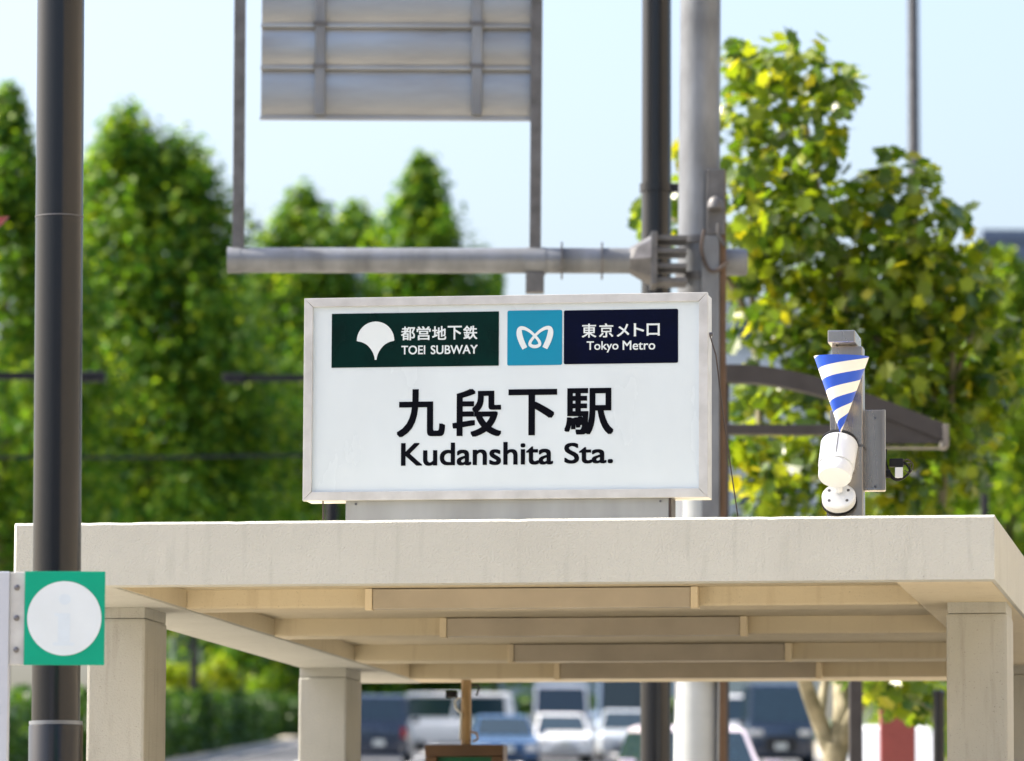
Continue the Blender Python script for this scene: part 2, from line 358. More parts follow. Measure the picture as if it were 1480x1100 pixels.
for poly in ([(0, cT), (FWD, cT - FWD), (SW - FWD, cT - FWD), (SW, cT)], [(0, cB), (SW, cB), (SW - FWD, cB + FWD), (FWD, cB + FWD)],
             [(0, cB), (FWD, cB + FWD), (FWD, cT - FWD), (0, cT)], [(SW, cB), (SW, cT), (SW - FWD, cT - FWD), (SW - FWD, cB + FWD)]):
    cx_ = sum(p[0] for p in poly) / 4; cz_ = sum(p[1] for p in poly) / 4
    q = [(x + (g_ if x < cx_ else -g_), z + (g_ if z < cz_ else -g_)) for x, z in poly]
    MB().prism(q, 0.0, 0.0295).build('frame_bar', M['frame'], sign, bevel=0.0025)
def rounded(x0, x1, z0, z1, r, n=5):
    out = []
    for cx_, cz_, a0 in ((x1 - r, z0 + r, -90), (x1 - r, z1 - r, 0), (x0 + r, z1 - r, 90), (x0 + r, z0 + r, 180)):
        for i in range(n + 1):
            t = R(a0 + 90 * i / n); out.append((cx_ + r * math.cos(t), cz_ + r * math.sin(t)))
    return out
def plate(name, x0, x1, yt, yb, m, r):
    xm = (x0 + x1) / 2
    return MB().prism(rounded(sx(x0), sx(x1), sz(xm, yb), sz(xm, yt), r), 0.0120, 0.0139).build(name, m, sign)
pg = plate('operator_plate', 477.3, 721.6, 451.5, 529.9, M['print_green'], 0.001)
pc = plate('emblem_plate', 734, 813.5, 448.2, 527.8, M['print_cyan'], 0.008)
pn = plate('operator_plate', 816, 980.8, 447.2, 525.4, M['print_navy'], 0.008)
def text_mesh(s, x0, x1, z0, z1, y, off, name, m, parent):
    """lettering fitted into a box on the sign face"""
    cu = bpy.data.curves.new('lettering', 'FONT'); cu.body = s; cu.resolution_u = 5; cu.extrude = 0
    to = bpy.data.objects.new('lettering', cu); col.objects.link(to)
    me = bpy.data.meshes.new_from_object(to.evaluated_get(bpy.context.evaluated_depsgraph_get()))
    bpy.data.objects.remove(to)
    xs = [v.co.x for v in me.vertices]; ys = [v.co.y for v in me.vertices]
    ax, bx, ay, by = min(xs), max(xs), min(ys), max(ys)
    sh_ = [(0, 0)] + [(off * i, off * j * 0.8) for i in (-1, 0, 1) for j in (-1, 0, 1) if i or j]
    kx = (x1 - x0) / (bx - ax + 2 * off); kz = (z1 - z0) / (by - ay + 2 * off)
    b = MB(); fl = [tuple(p.vertices) for p in me.polygons]
    for k, (dx, dy) in enumerate(sh_):
        b.add([(x0 + (v.co.x - ax + off + dx) * kx, y - 0.00003 * k, z0 + (v.co.y - ay + off + dy) * kz) for v in me.vertices], fl)
    bpy.data.meshes.remove(me)
    return b.build(name, m, parent, fix=False)
def put(s, x0, x1, yt, yb, m, off, y=0.0105, parent=sign):
    xm = (x0 + x1) / 2
    return text_mesh(s, sx(x0), sx(x1), sz(xm, yb), sz(xm, yt), y, off, 'lettering', m, parent)
PK = M['print_black']; PW = M['print_white']
for s, x0, x1, yt, yb in (('九', 573.5, 644, 562, 632), ('段', 654.5, 726, 561.5, 631.5), ('下', 736, 806.5, 562, 629.5), ('駅', 817, 888, 560.5, 628.5)):
    put(s, x0, x1, yt, yb, PK, 0.024, 0.0125)
put('Kudanshita', 580, 801, 639, 672.5, PK, 0.018, 0.0125)
put('Sta.', 817, 887.5, 639.5, 670, PK, 0.018, 0.0125)
for i, ch in enumerate('都営地下鉄'):
    x0 = 579 + i * 22.7; put(ch, x0, x0 + 20.6, 471.7 - i * 0.35, 491.8 - i * 0.35, PW, 0.018, 0.0108, pg)
put('TOEI', 579.5, 614.5, 499.2, 512.2, PW, 0.016, 0.0108, pg); put('SUBWAY', 622.5, 691, 498.5, 511.6, PW, 0.016, 0.0108, pg)
for ch, x0, x1, yt, yb in (('東', 842, 863, 467.5, 488), ('京', 867, 887.5, 467.2, 487.6), ('メ', 892.5, 910.5, 468, 486.5), ('ト', 917, 932, 467, 486), ('ロ', 935.5, 954.5, 467.2, 485.2)):
    put(ch, x0, x1, yt, yb, PW, 0.016, 0.0108, pn)
put('Tokyo', 849, 895, 493, 509.5, PW, 0.012, 0.0108, pn); put('Metro', 901, 948, 492, 505.6, PW, 0.012, 0.0108, pn)
# fan-shaped leaf emblem on the green plate
def zp1(x, y): px, py = 430 + x / 4.774, 410 + y / 4.774; return sx(px), sz(542, py)
fan = [zp1(533 + 131 * math.cos(R(t)), 392 - 132 * math.sin(R(t))) for t in range(0, 181, 9)]
lc = catmull([(402, 394), (440, 403), (478, 425), (508, 462), (524, 498), (529, 525)], 4)
rc = [(1070 - x, y) for x, y in lc][::-1]
fan = fan + [zp1(*p) for p in lc[1:]] + [zp1(*p) for p in rc[:-1]]
MB().prism(fan[::-1], 0.0106, 0.0110).build('leaf_emblem', PW, pg)
# looped ribbon emblem on the cyan plate
def zp2(x, y): px, py = 720 + x / 4.353, 410 + y / 4.353; return sx(px), sz(773, py)
half = [(172, 406, 17), (150, 360, 18), (137, 315, 18), (140, 283, 14), (165, 279, 11), (200, 296, 9), (235, 328, 8.5), (262, 362, 9), (265, 383, 10), (250, 393, 10.5), (235, 395, 10.5)]
full = half + [(470 - x, y, w_) for x, y, w_ in half[::-1][1:]]
# the ribbon crosses itself at the middle, so it runs left leg -> loop -> right leg
cl = catmull(full, 6); rb = MB(); vs_ = []
for i, (x, y, w_) in enumerate(cl):
    x2, y2, _ = cl[min(i + 1, len(cl) - 1)]; x1, y1, _ = cl[max(i - 1, 0)]
    dx, dy = x2 - x1, y2 - y1; l = math.hypot(dx, dy) or 1
    A = zp2(x - dy / l * w_, y + dx / l * w_); B_ = zp2(x + dy / l * w_, y - dx / l * w_)
    yy = 0.0108 - 0.0004 * i / len(cl)
    vs_ += [(A[0], yy, A[1]), (B_[0], yy, B_[1])]
rb.add(vs_, [(2 * i, 2 * i + 1, 2 * i + 3, 2 * i + 2) for i in range(len(cl) - 1)]).build('ribbon_emblem', PW, pc)
# plinth under the sign, small hanging bracket
p0, _ = can(500, 735, SB + 0.04); p1, _ = can(967, 735, SB + 0.04)
MB().box(p0 - aL, p1 - aL, 0.03, 0.19, 0.002, cB + 0.003).build('plinth', M['steel_weathered'], sign, bevel=0.003)
MB().box(p1 - aL + 0.001, p1 - aL + 0.012, 0.026, 0.194, 0.001, cB + 0.002).build('plinth_edge', M['cable'], sign)
for px in (515, 955):
    a_, _ = can(px, 735, SB + 0.04); MB().tube([(a_ - aL, 0.0295, cB - 0.014), (a_ - aL, 0.025, cB - 0.014)], 0.006, 8).build('screw', M['bolt'], sign)
a_, _ = can(465, 735, SB); MB().tube([(a_ - aL, 0.02, 0.0), (a_ - aL + 0.004, 0.02, 0.04), (a_ - aL, 0.03, cB + 0.003)], 0.004, 6).build('drip_wire', M['cable'], sign)
# stay wire at the right end of the sign
a0, c0 = can(1029.5, 484, SB + 0.1); a1, c1 = can(1068, 746, SB + 0.1)
stay = thing('stay_wire', cw(a1, SB + 0.1, 0), 'thin dark stay wire slanting from the sign box down to the roof', 'wire', -YAW)
MB().tube([(a0 - a1 - 0.012, 0, c0), (a0 - a1 + 0.018, 0, c0 - 0.1), (a0 - a1 + 0.055, 0, c0 * 0.55), (0, 0, 0.0)], 0.0035, 6).build('cable', M['cable'], stay)
MB().tube([(a0 - a1 - 0.016, 0, c0 + 0.003), (a0 - a1 + 0.004, 0, c0 + 0.003)], 0.009, 10).build('anchor', M['bolt'], stay)

# ------------------------------------------------------------------ camera post, security camera and striped cone on the roof
PB = 0.42
ap, _ = can(1226, 700, PB)
SC_ = (can(1326, 700, PB)[0] - ap) / 100.0      # metres per photograph pixel there
_, cz700 = can(1226, 700, PB)
def q(px, py): return ((px - 1226) * SC_, cz700 + (700 - py) * SC_)
post = thing('camera_post', cw(ap, PB, 0), 'square stainless steel post with capped head and back plate on the canopy roof', 'post', -YAW)
x0, _ = q(1207, 0); x1, _ = q(1247, 0); _, zt = q(0, 499)
MB().box(x0, x1, 0.0, 0.13, 0.0, zt).build('shaft', M['stainless'], post, bevel=0.004)
hx0, hz1 = q(1199.5, 479); hx1, hz0 = q(1239, 497)
MB().box(hx0, hx1, -0.10, 0.24, hz0, hz1).build('head_box', M['stainless'], post, bevel=0.005)
MB().box(q(1203, 0)[0], q(1209, 0)[0] - 0.001, 0.0, 0.12, q(0, 520)[1], hz0 - 0.0005).build('head_rib', M['stainless'], post, bevel=0.002)
bx0, bz1 = q(1196, 588); bx1, bz0 = q(1276, 707)
bpl = MB().box(bx0, bx1, 0.131, 0.155, bz0, bz1).build('back_plate', M['stainless'], post, bevel=0.003)
MB().box(bx1 - 0.012, bx1 + 0.004, 0.10, 0.13, bz0 + 0.002, bz1 - 0.002).build('plate_lip', M['stainless'], bpl, bevel=0.002)
MB().box(x1 + 0.001, bx1 - 0.013, 0.105, 0.13, bz0 + 0.002, bz0 + 0.012).build('plate_lip', M['stainless'], bpl, bevel=0.002)
for px, py in ((1262, 600), (1262, 700)):
    x, z = q(px, py); MB().tube([(x, 0.131, z), (x, 0.124, z)], 0.006, 8).build('bolt', M['bolt'], bpl)
x, z = q(1250, 644); MB().box(x0 - 0.002, x1 + 0.003, -0.002, 0.132, z - 0.006, z + 0.006).build('strap', M['galv_dark'], post)
con = thing('cable_connector', cw(ap, PB, 0) + AU * q(1292, 0)[0] + AV * 0.16 + Vector((0, 0, q(0, 690)[1])), 'black and white cable connector dangling beside the camera post', 'connector', -YAW)
zc = q(0, 690)[1]; xc = q(1292, 0)[0]
def qc(px, py): x, z = q(px, py); return x - xc, z - zc
xa, za = qc(1282, 659); xb, zb = qc(1302, 671)
MB().box(xa, xb, -0.02, 0.02, zb, za).build('black_plug', M['black'], con, bevel=0.003)
xa, za = qc(1290, 671.5); xb, zb = qc(1301, 687)
MB().box(xa, xb, -0.015, 0.015, zb, za).build('white_socket', M['white_plastic'], con, bevel=0.003)
def wirepath(pts, r, m, y=0.0):
    MB().tube([(p[0], y, p[1]) for p in catmull([qc(*p) for p in pts], 6)], r, 6).build('wire', m, con)
wirepath([(1277, 645), (1276, 660), (1280, 675), (1290, 688), (1302, 687), (1311, 677), (1307, 668), (1300, 662)], 0.006, M['black'])
wirepath([(1277, 668), (1281, 682), (1292, 690), (1303, 686)], 0.006, M['black'], 0.014)
wirepath([(1300, 664), (1308, 660), (1316, 668), (1312, 680), (1304, 676)], 0.003, M['cable'], -0.01)
wirepath([(1301, 668), (1312, 665), (1308, 683)], 0.003, M['cable'], 0.01)
MB().tube([(qc(1276, 0)[0], 0, qc(0, 681)[1]), (qc(1283, 0)[0], 0, qc(0, 681)[1])], 0.02, 12).build('gland', M['black'], con, smooth=True)
# white bullet camera
camt = thing('security_camera', cw(ap, PB, 0) + AU * q(1213, 0)[0] + AV * -0.05, 'white bullet security camera on a round wall mount tilted downward', 'camera', -YAW)
xr = q(1213, 0)[0]
def zz(py): return q(0, py)[1]
ax0 = Vector((0.004, 0.03, zz(640))); ax1 = Vector((-0.010, -0.09, zz(696)))
ax = (ax1 - ax0).normalized()
MB().tube([ax0, ax0 + ax * 0.012, ax0 + ax * 0.145], [0.082, 0.088, 0.086], 40).build('camera_body', M['white_plastic'], camt, smooth=True)
MB().tube([ax0 + ax * 0.1455, ax0 + ax * 0.153, ax0 + ax * 0.205, ax0 + ax * 0.212], [0.079, 0.082, 0.079, 0.075], 40).build('front_cap', M['white_plastic'], camt, smooth=True)
MB().tube([ax0 - ax * 0.013, ax0 + ax * 0.002], [0.084, 0.0885], 40).build('rear_ring', M['black'], camt, smooth=True)
up_ = Vector((0, -1, 0)); up_ = (up_ - ax * up_.dot(ax)).normalized()
if up_.z < 0 and False: up_ = -up_
MB().tube([ax0 + ax * 0.014 + up_ * 0.0885, ax0 + ax * 0.125 + up_ * 0.0865], 0.002, 6).build('seam', M['galv_dark'], camt)
dn = Vector((0, -0.80, 0.60)); dc = Vector((0, 0.03, zz(722)))
MB().tube([dc - dn * 0.022, dc - dn * 0.01], [0.084, 0.084], 40).build('gasket', M['black'], camt, smooth=True)
MB().tube([dc - dn * 0.0095, dc + dn * 0.022, dc + dn * 0.03], [0.080, 0.080, 0.072], 40).build('mount_disc', M['white_plastic'], camt, smooth=True)
MB().tube([dc + dn * 0.03 + Vector((0, 0, 0.016)), dc + dn * 0.045 + Vector((0, 0, 0.035)), (ax0 + ax * 0.12) - up_ * 0.06], [0.020, 0.018, 0.022], 16).build('ball_joint', M['white_plastic'], camt, smooth=True)
MB().box(-0.06, 0.06, 0.045, 0.048 + 0.0, 0.001, zz(735)).build('mount_bracket', M['stainless'], camt)
dz_ = dn.cross(Vector((1, 0, 0))).normalized()
for k, (sx_, sy_) in enumerate(((-0.045, -0.028), (0.045, -0.028), (-0.042, 0.036), (0.042, 0.036))):
    p = dc + dn * 0.0302 + Vector((1, 0, 0)) * sx_ + dz_ * -sy_
    MB().tube([p, p + dn * 0.003], 0.007, 10).build('screw', M['bolt'], camt)
p = dc + dn * 0.0302 + dz_ * 0.052; MB().tube([p, p + dn * 0.003], 0.009, 10).build('cable_port', M['bolt'], camt)
# striped cone
def stripes():
    m, nt, p = new_mat('blue_white_stripes'); N, L = nt.nodes, nt.links
    tc = N.new('ShaderNodeTexCoord'); sp = N.new('ShaderNodeSeparateXYZ'); L.new(tc.outputs['Object'], sp.inputs[0])
    at2 = N.new('ShaderNodeMath'); at2.operation = 'ARCTAN2'; L.new(sp.outputs[0], at2.inputs[0])
    ng = N.new('ShaderNodeMath'); ng.operation = 'MULTIPLY'; ng.inputs[1].default_value = -1; L.new(sp.outputs[1], ng.inputs[0]); L.new(ng.outputs[0], at2.inputs[1])
    k1 = N.new('ShaderNodeMath'); k1.operation = 'MULTIPLY'; k1.inputs[1].default_value = -1 / math.pi * 0.62; L.new(at2.outputs[0], k1.inputs[0])
    k2 = N.new('ShaderNodeMath'); k2.operation = 'MULTIPLY_ADD'; k2.inputs[1].default_value = 1 / 0.104; k2.inputs[2].default_value = 0.42; L.new(sp.outputs[2], k2.inputs[0])
    s = N.new('ShaderNodeMath'); L.new(k1.outputs[0], s.inputs[0]); L.new(k2.outputs[0], s.inputs[1])
    f = N.new('ShaderNodeMath'); f.operation = 'FRACT'; L.new(s.outputs[0], f.inputs[0])
    g = N.new('ShaderNodeMath'); g.operation = 'GREATER_THAN'; g.inputs[1].default_value = 0.5; L.new(f.outputs[0], g.inputs[0])
    mx = N.new('ShaderNodeMix'); mx.data_type = 'RGBA'; mx.inputs[6].default_value = (0.78, 0.78, 0.75, 1); mx.inputs[7].default_value = (0.004, 0.075, 0.56, 1)
    L.new(g.outputs[0], mx.inputs[0]); L.new(mx.outputs[2], p.inputs['Base Color']); p.inputs['Roughness'].default_value = 0.4
    return m
cx0, cz0 = q(1219, 628)
cone = tag(MB().tube([(0, 0, 0.0), (0, 0, 0.355), (0, 0, 0.3555), (0, 0, 0.06)], [0.004, 0.130, 0.127, 0.012], 48).build('striped_cone', stripes(), None, smooth=True),
           'upside-down blue and white striped cone above the white security camera', 'cone')
cone.location = cw(ap, PB, 0) + AU * cx0 + AV * -0.14 + Vector((0, 0, cz0)); cone.rotation_euler = (R(2), R(1.0), -YAW)

# ------------------------------------------------------------------ hanging guide sign under the rear of the canopy
HB = 8.45
ah, _ = can(674, 1000, HB); HS = (can(774, 1000, HB)[0] - ah) / 100
hang = thing('hanging_sign', cw(ah, HB, -TH), 'brown framed guide sign hanging on an ochre pipe below the rear canopy beam', 'sign', -YAW)
def hz(py): return can(674, py, HB)[1] + TH
MB().tube([(0, 0, 0.0), (0, 0, hz(1076))], 0.033, 16).build('pipe', M['ochre_metal'], hang, smooth=True)
wx0, wx1 = (618 - 674) * HS, (731 - 674) * HS; zt = hz(1077); zb = zt - 0.55; fw_ = 0.075
for bx in ((wx0, wx1, zt - fw_, zt), (wx0, wx1, zb, zb + fw_), (wx0, wx0 + fw_, zb + fw_ + 0.001, zt - fw_ - 0.001), (wx1 - fw_, wx1, zb + fw_ + 0.001, zt - fw_ - 0.001)):
    MB().box(bx[0], bx[1], -0.09, 0.09, bx[2], bx[3]).build('frame_bar', M['brown_metal'], hang, bevel=0.006)
MB().box(wx0 + fw_ + 0.002, wx1 - fw_ - 0.002, -0.05, 0.05, zb + fw_ + 0.002, zt - fw_ - 0.002).build('face', M['screen_green'], hang)
lp = (654 - 674) * HS
MB().box(lp - 0.03, lp + 0.035, -0.09, 0.0, hz(1009), hz(1000)).build('spot_lamp', M['black'], hang, bevel=0.004)
MB().tube([(p[0] * HS, -0.03, hz(p[1])) for p in ((-8, 1008), (-16, 1014), (-14, 1024), (-6, 1032), (-7, 1050), (-8, 1070))], 0.007, 8).build('wire', M['plate'], hang, smooth=True)
MB().tube([(p[0] * HS, 0.02, hz(p[1])) for p in ((6, 990), (16, 990), (18, 996), (14, 1005))], 0.006, 8).build('wire', M['cable'], hang)
MB().tube([(p[0] * HS, 0.0, hz(p[1])) for p in ((7, 1058), (15, 1060), (17, 1068), (10, 1072))], 0.008, 8).build('wire', M['ochre_metal'], hang)

# ------------------------------------------------------------------ lamp posts, information pillar
def lamp_post(px, Y, rad, top_z, label, seam=None, collar=None, clamps=()):
    b = at(px, 800, Y); z0 = gz(b.y) + KERB
    t = thing('lamp_post', (b.x, b.y, z0), label, 'lamp post')
    zc_ = (at(px, collar, Y).z - z0) if collar else 1.0
    MB().tube([(0, 0, zc_), (0, 0, top_z - z0)], [rad, rad * 0.97], 40).build('shaft', M['pole_dark'], t, smooth=True)
    MB().tube([(0, 0, -0.05), (0, 0, zc_ - 0.012), (0, 0, zc_)], [rad * 1.12, rad * 1.12, rad * 1.06], 40).build('base_sleeve', M['pole_dark'], t, smooth=True)
    MB().tube([(0, 0, zc_ - 0.006), (0, 0, zc_ + 0.01)], rad * 1.10, 40).build('collar', M['galv'], t, smooth=True)
    if seam: 
        zs = at(px, seam, Y).z - z0; MB().tube([(0, 0, zs), (0, 0, zs + 0.006)], rad * 1.012, 40).build('seam_ring', M['galv_dark'], t, smooth=True)
    for py in clamps:
        zs = at(px, py, Y).z - z0; MB().tube([(0, 0, zs - 0.03), (0, 0, zs + 0.03)], rad * 1.12, 32).build('clamp', M['pole_dark'], t, smooth=True)
        MB().box(rad, rad + 0.08, -0.03, 0.03, zs - 0.03, zs + 0.03).build('clamp_lug', M['pole_dark'], t)
    # lantern, above the picture
    MB().tube([(0, 0, top_z - z0), (0.0, 0, top_z - z0 + 0.2), (0.5, 0, top_z - z0 + 0.45), (1.2, 0, top_z - z0 + 0.5)], 0.05, 12).build('lamp_arm', M['pole_dark'], t, smooth=True)
    MB().box(1.0, 1.7, -0.14, 0.14, top_z - z0 + 0.46, top_z - z0 + 0.58).build('lantern', M['pole_dark'], t, bevel=0.03)
    return t
lamp_post(88.0, 21.6, 0.1025, 8.6, 'thick dark charcoal lamp post behind the green information sign', seam=315, collar=1046).rotation_euler = (0, R(-0.42), 0)
lamp_post(948, 36.9, 0.110, 10.6, 'dark charcoal lamp post standing beside the grey gantry pole', clamps=(272,))

IY = 20.4
ib = at(14, 900, IY); IS = IY / FPX * 1.0
info = thing('information_sign', (ib.x, ib.y, gz(IY) + KERB), 'green information plate with a faded letter i on a white pillar', 'sign', R(-1))
iz = gz(IY) + KERB
def ip(px, py): return (px - 14) * IY / FPX, at(14, py, IY).z - iz
px0, pz1 = ip(-150, 826); px1, _ = ip(13, 826)
MB().box(px0, px1, 0.0, 0.07, -0.05, pz1).build('pillar', M['pillar_white'], info, bevel=0.005)
qx0, qz1 = ip(14.5, 826.5); qx1, qz0 = ip(35.5, 960.5)
br = MB().box(qx0 - 0.004, qx1, 0.012, 0.03, qz0, qz1).build('bracket', M['frame'], info, bevel=0.003)
for py in (849, 893, 939):
    x, z = ip(23.5, py); MB().tube([(x, 0.012, z), (x, 0.006, z), (x, 0.001, z)], [0.012, 0.011, 0.004], 16).build('bolt', M['bolt'], br, smooth=True)
gx0, gz1 = ip(35, 825.5); gx1, gz0 = ip(151.5, 961)
MB().box(gx0, gx1, 0.002, 0.011, gz0, gz1).build('green_plate', M['sign_green'], info, bevel=0.0015)
dx, dzz = ip(93, 893.5); dr = 53.8 * IY / FPX
MB().prism([(dx + dr * math.cos(R(t)), dzz + dr * math.sin(R(t))) for t in range(0, 360, 5)], -0.0005, 0.0015).build('white_disc', M['sign_disc'], info)
def islab(x0, x1, y0, y1):
    a = ip(x0, y0); b_ = ip(x1, y1); return [(a[0], b_[1]), (b_[0], b_[1]), (b_[0], a[1]), (a[0], a[1])]
ib_ = MB()
ix, izz = ip(93.5, 866)
ib_.prism([(ix + 0.024 * math.cos(R(t)), izz + 0.022 * math.sin(R(t))) for t in range(0, 360, 15)], -0.0012, -0.0006)
ib_.prism(islab(84, 101.5, 886, 928), -0.0012, -0.0006); ib_.prism(islab(79, 84, 886, 890), -0.0012, -0.0006); ib_.prism(islab(77, 108, 928.4, 933), -0.0012, -0.0006)
ib_.build('letter_i', M['sign_faded'], info)

# ------------------------------------------------------------------ road sign gantry
GY = 36.2
gb = at(1005, 1000, GY)
gan = thing('sign_gantry', (gb.x, gb.y, gz(gb.y) + KERB), 'grey steel gantry pole with a side arm carrying the back of a road sign', 'gantry')
gz0 = gz(gb.y) + KERB; GS = GY / FPX
def gp(px, py): p = at(px, py, GY); return p.x - gb.x, p.z - gz0
def gpa(px, py): p = at(px, py, GY - 0.32); return p.x - gb.x, p.z - gz0
xt, zt = gp(1015, 0); xb, zb = gp(1004, 1090)
ztop = zt + 2.2
MB().tube([(xb, 0, -0.05), (xb, 0, 0.3), (xt, 0, ztop)], [0.156, 0.156, 0.142], 40).build('pole', M['galv'], gan, smooth=True)
MB().tube([(xb - 0.002, 0, 0.05), (xb + 0.03, 0, gp(1004, 690)[1])], 0.159, 40).build('pale_lower_tube', M['lower_pole'], gan, smooth=True)  # slightly wider, paler tube over the lower pole
MB().tube([(xb, 0, -0.04), (xb, 0, 0.04)], 0.26, 24).build('base_flange', M['galv'], gan)
ax_, az = gpa(330, 376); bx_, bz = gpa(925, 377)
AYO = -0.32
arm = MB().tube([(ax_, AYO, az), (ax_ + 0.1, AYO, az), (bx_, AYO, bz)], [0.089, 0.089, 0.091], 32).build('arm', M['galv'], gan, smooth=True)
MB().tube([(ax_ - 0.006, AYO, az), (ax_ + 0.09, AYO, az)], 0.093, 32).build('end_cap', M['galv'], arm, smooth=True)
for px in (812, 870):
    x, z = gpa(px, 377); MB().tube([(x - 0.006, AYO, z), (x + 0.006, AYO, z)], 0.135, 12).build('flange', M['galv_dark'], arm)
fx, fz = gpa(940, 377)
MB().tube([(bx_ - 0.08, AYO, bz), (fx, AYO, bz)], [0.09, 0.18], 8).build('gusset', M['galv_dark'], gan)
MB().box(fx, fx + 0.045, AYO - 0.17, AYO + 0.17, fz - 0.19, fz + 0.19).build('flange_plate', M['galv_dark'], gan, bevel=0.006)
cx2, _ = gp(986, 377)
for dz2 in (-0.15, -0.05, 0.06, 0.15):
    MB().box(fx + 0.046, cx2 + 0.02, AYO - 0.12, AYO + 0.19, fz + dz2 - 0.018, fz + dz2 + 0.018).build('clamp_bar', M['galv_dark'], gan, bevel=0.004)
xx, zz2 = gp(1010, 377)
for dz2 in (-0.12, 0.14):
    MB().tube([(xx, 0, zz2 + dz2 - 0.025), (xx, 0, zz2 + dz2 + 0.025)], 0.168, 32).build('pole_band', M['galv_dark'], gan, smooth=True)
sx0, sz0 = gp(1040, 379); sx1, _ = gp(1080, 380)
MB().tube([(sx0 - 0.05, 0.0, sz0), (sx1 - 0.02, 0.0, sz0), (sx1, 0.0, sz0)], [0.098, 0.098, 0.085], 28).build('stub_arm', M['galv'], gan, smooth=True)
# box and dome lamp on the right flank of the pole, duct going down
b0 = gp(1020, 250); b1 = gp(1046, 345)
cab = MB().box(b0[0], b1[0], -0.20, -0.10, b1[1], b0[1]).build('junction_box', M['galv_dark'], gan, bevel=0.01)
dx_, dz_2 = gp(1032, 300)
MB().tube([(dx_, -0.24, dz_2 - 0.035), (dx_, -0.24, dz_2), (dx_, -0.24, dz_2 + 0.03), (dx_, -0.24, dz_2 + 0.05)], [0.06, 0.055, 0.04, 0.008], 20).build('dome', M['galv_dark'], cab, smooth=True)
MB().tube([(dx_, -0.24, dz_2 - 0.045), (dx_, -0.24, dz_2 - 0.0355)], 0.056, 20).build('dome_rim', M['galv_dark'], cab)
d0 = gp(1012, 346); d1 = gp(1038, 346)
MB().box(d0[0], d1[0], -0.21, -0.145, 1.9, d0[1]).build('cable_duct', M['galv'], gan, bevel=0.006)
e0 = gp(1039, 250); e1 = gp(1048, 250)
MB().box(e0[0], e1[0], -0.16, -0.06, -0.02, e0[1]).build('side_channel', M['brown_metal'], gan, bevel=0.004)
MB().tube([(p[0], -0.235, p[1]) for p in catmull([gp(*k) for k in ((1016, 338), (1012, 365), (1020, 392), (1032, 398), (1050, 385))], 5)], 0.012, 8).build('loop_cable', M['cable'], gan, smooth=True)
MB().tube([(p[0], -0.235, p[1]) for p in catmull([gp(*k) for k in ((1036, 330), (1036, 345), (1046, 362))], 5)], 0.012, 8).build('loop_cable', M['galv_dark'], gan, smooth=True)
# the frame hanging on the arm and the sign's back
for pxt, pxb, bot in ((348.5, 344.5, 359), (777.5, 773, 424)):
    t_ = gpa(pxt, -200); b_ = gpa(pxb, bot); hw = 8.3 * GS
    MB().add([(b_[0] - hw, AYO - 0.035, b_[1]), (b_[0] + hw, AYO - 0.035, b_[1]), (b_[0] + hw, AYO + 0.035, b_[1]), (b_[0] - hw, AYO + 0.035, b_[1]),
              (t_[0] - hw, AYO - 0.035, t_[1]), (t_[0] + hw, AYO - 0.035, t_[1]), (t_[0] + hw, AYO + 0.035, t_[1]), (t_[0] - hw, AYO + 0.035, t_[1])],
             [(0, 1, 2, 3), (4, 7, 6, 5), (0, 4, 5, 1), (1, 5, 6, 2), (2, 6, 7, 3), (3, 7, 4, 0)]).build('frame_post', M['galv_dark'], gan, bevel=0.004)
x, z = gpa(774, 409); MB().box(x - 0.07, x + 0.06, AYO - 0.07, AYO + 0.05, z - 0.075, z + 0.07).build('post_shoe', M['galv_dark'], gan, bevel=0.006)
x, z = gpa(774, 378); MB().tube([(x - 0.07, AYO, z), (x + 0.07, AYO, z)], 0.101, 28).build('post_clamp', M['galv'], gan, smooth=True)
pl0 = gpa(376, 171); pl1 = gpa(770, -190)
pan = MB().box(pl0[0], pl1[0], AYO + 0.078, AYO + 0.085, pl0[1], pl1[1]).build('sign_panel', M['alu_back'], gan, bevel=0.002)
rows = [171, 98, 37, -30, -100, -170]
for r0_, r1_ in zip(rows[:-1], rows[1:]):
    z0_ = gpa(376, r0_)[1] + 0.024; z1_ = gpa(376, r1_)[1] - 0.006; vb = []
    for i_ in range(9):
        f_ = i_ / 8; yy = AYO + 0.0765 - 0.017 * math.sin(math.pi * f_) ** 0.8
        vb += [(pl0[0] + 0.004, yy, z0_ + (z1_ - z0_) * f_), (pl1[0] - 0.004, yy, z0_ + (z1_ - z0_) * f_)]
    MB().add(vb, [(2 * i_, 2 * i_ + 1, 2 * i_ + 3, 2 * i_ + 2) for i_ in range(8)]).build('board', M['alu_back'], pan, smooth=True)
for py in (171, 98, 37, -30, -100, -170):
    x, z = gpa(376, py); MB().box(pl0[0] - 0.004, pl1[0] + 0.002, AYO + 0.035, AYO + 0.0695, z - 0.004, z + 0.022).build('rail', M['alu_back'], pan, bevel=0.003)
rows = [171, 98, 37, -30, -100, -170]
for px in (462, 689):
    x, z = gpa(px, 166); MB().box(x - 0.036, x + 0.036, AYO - 0.005, AYO + 0.0345, z, pl1[1] - 0.02).build('upright', M['galv'], pan, bevel=0.006)
    for py in rows[1:5]:
        _, z = gpa(px, py); MB().box(x - 0.05, x + 0.05, AYO - 0.012, AYO - 0.0055, z, z + 0.03).build('clip', M['galv_dark'], pan)

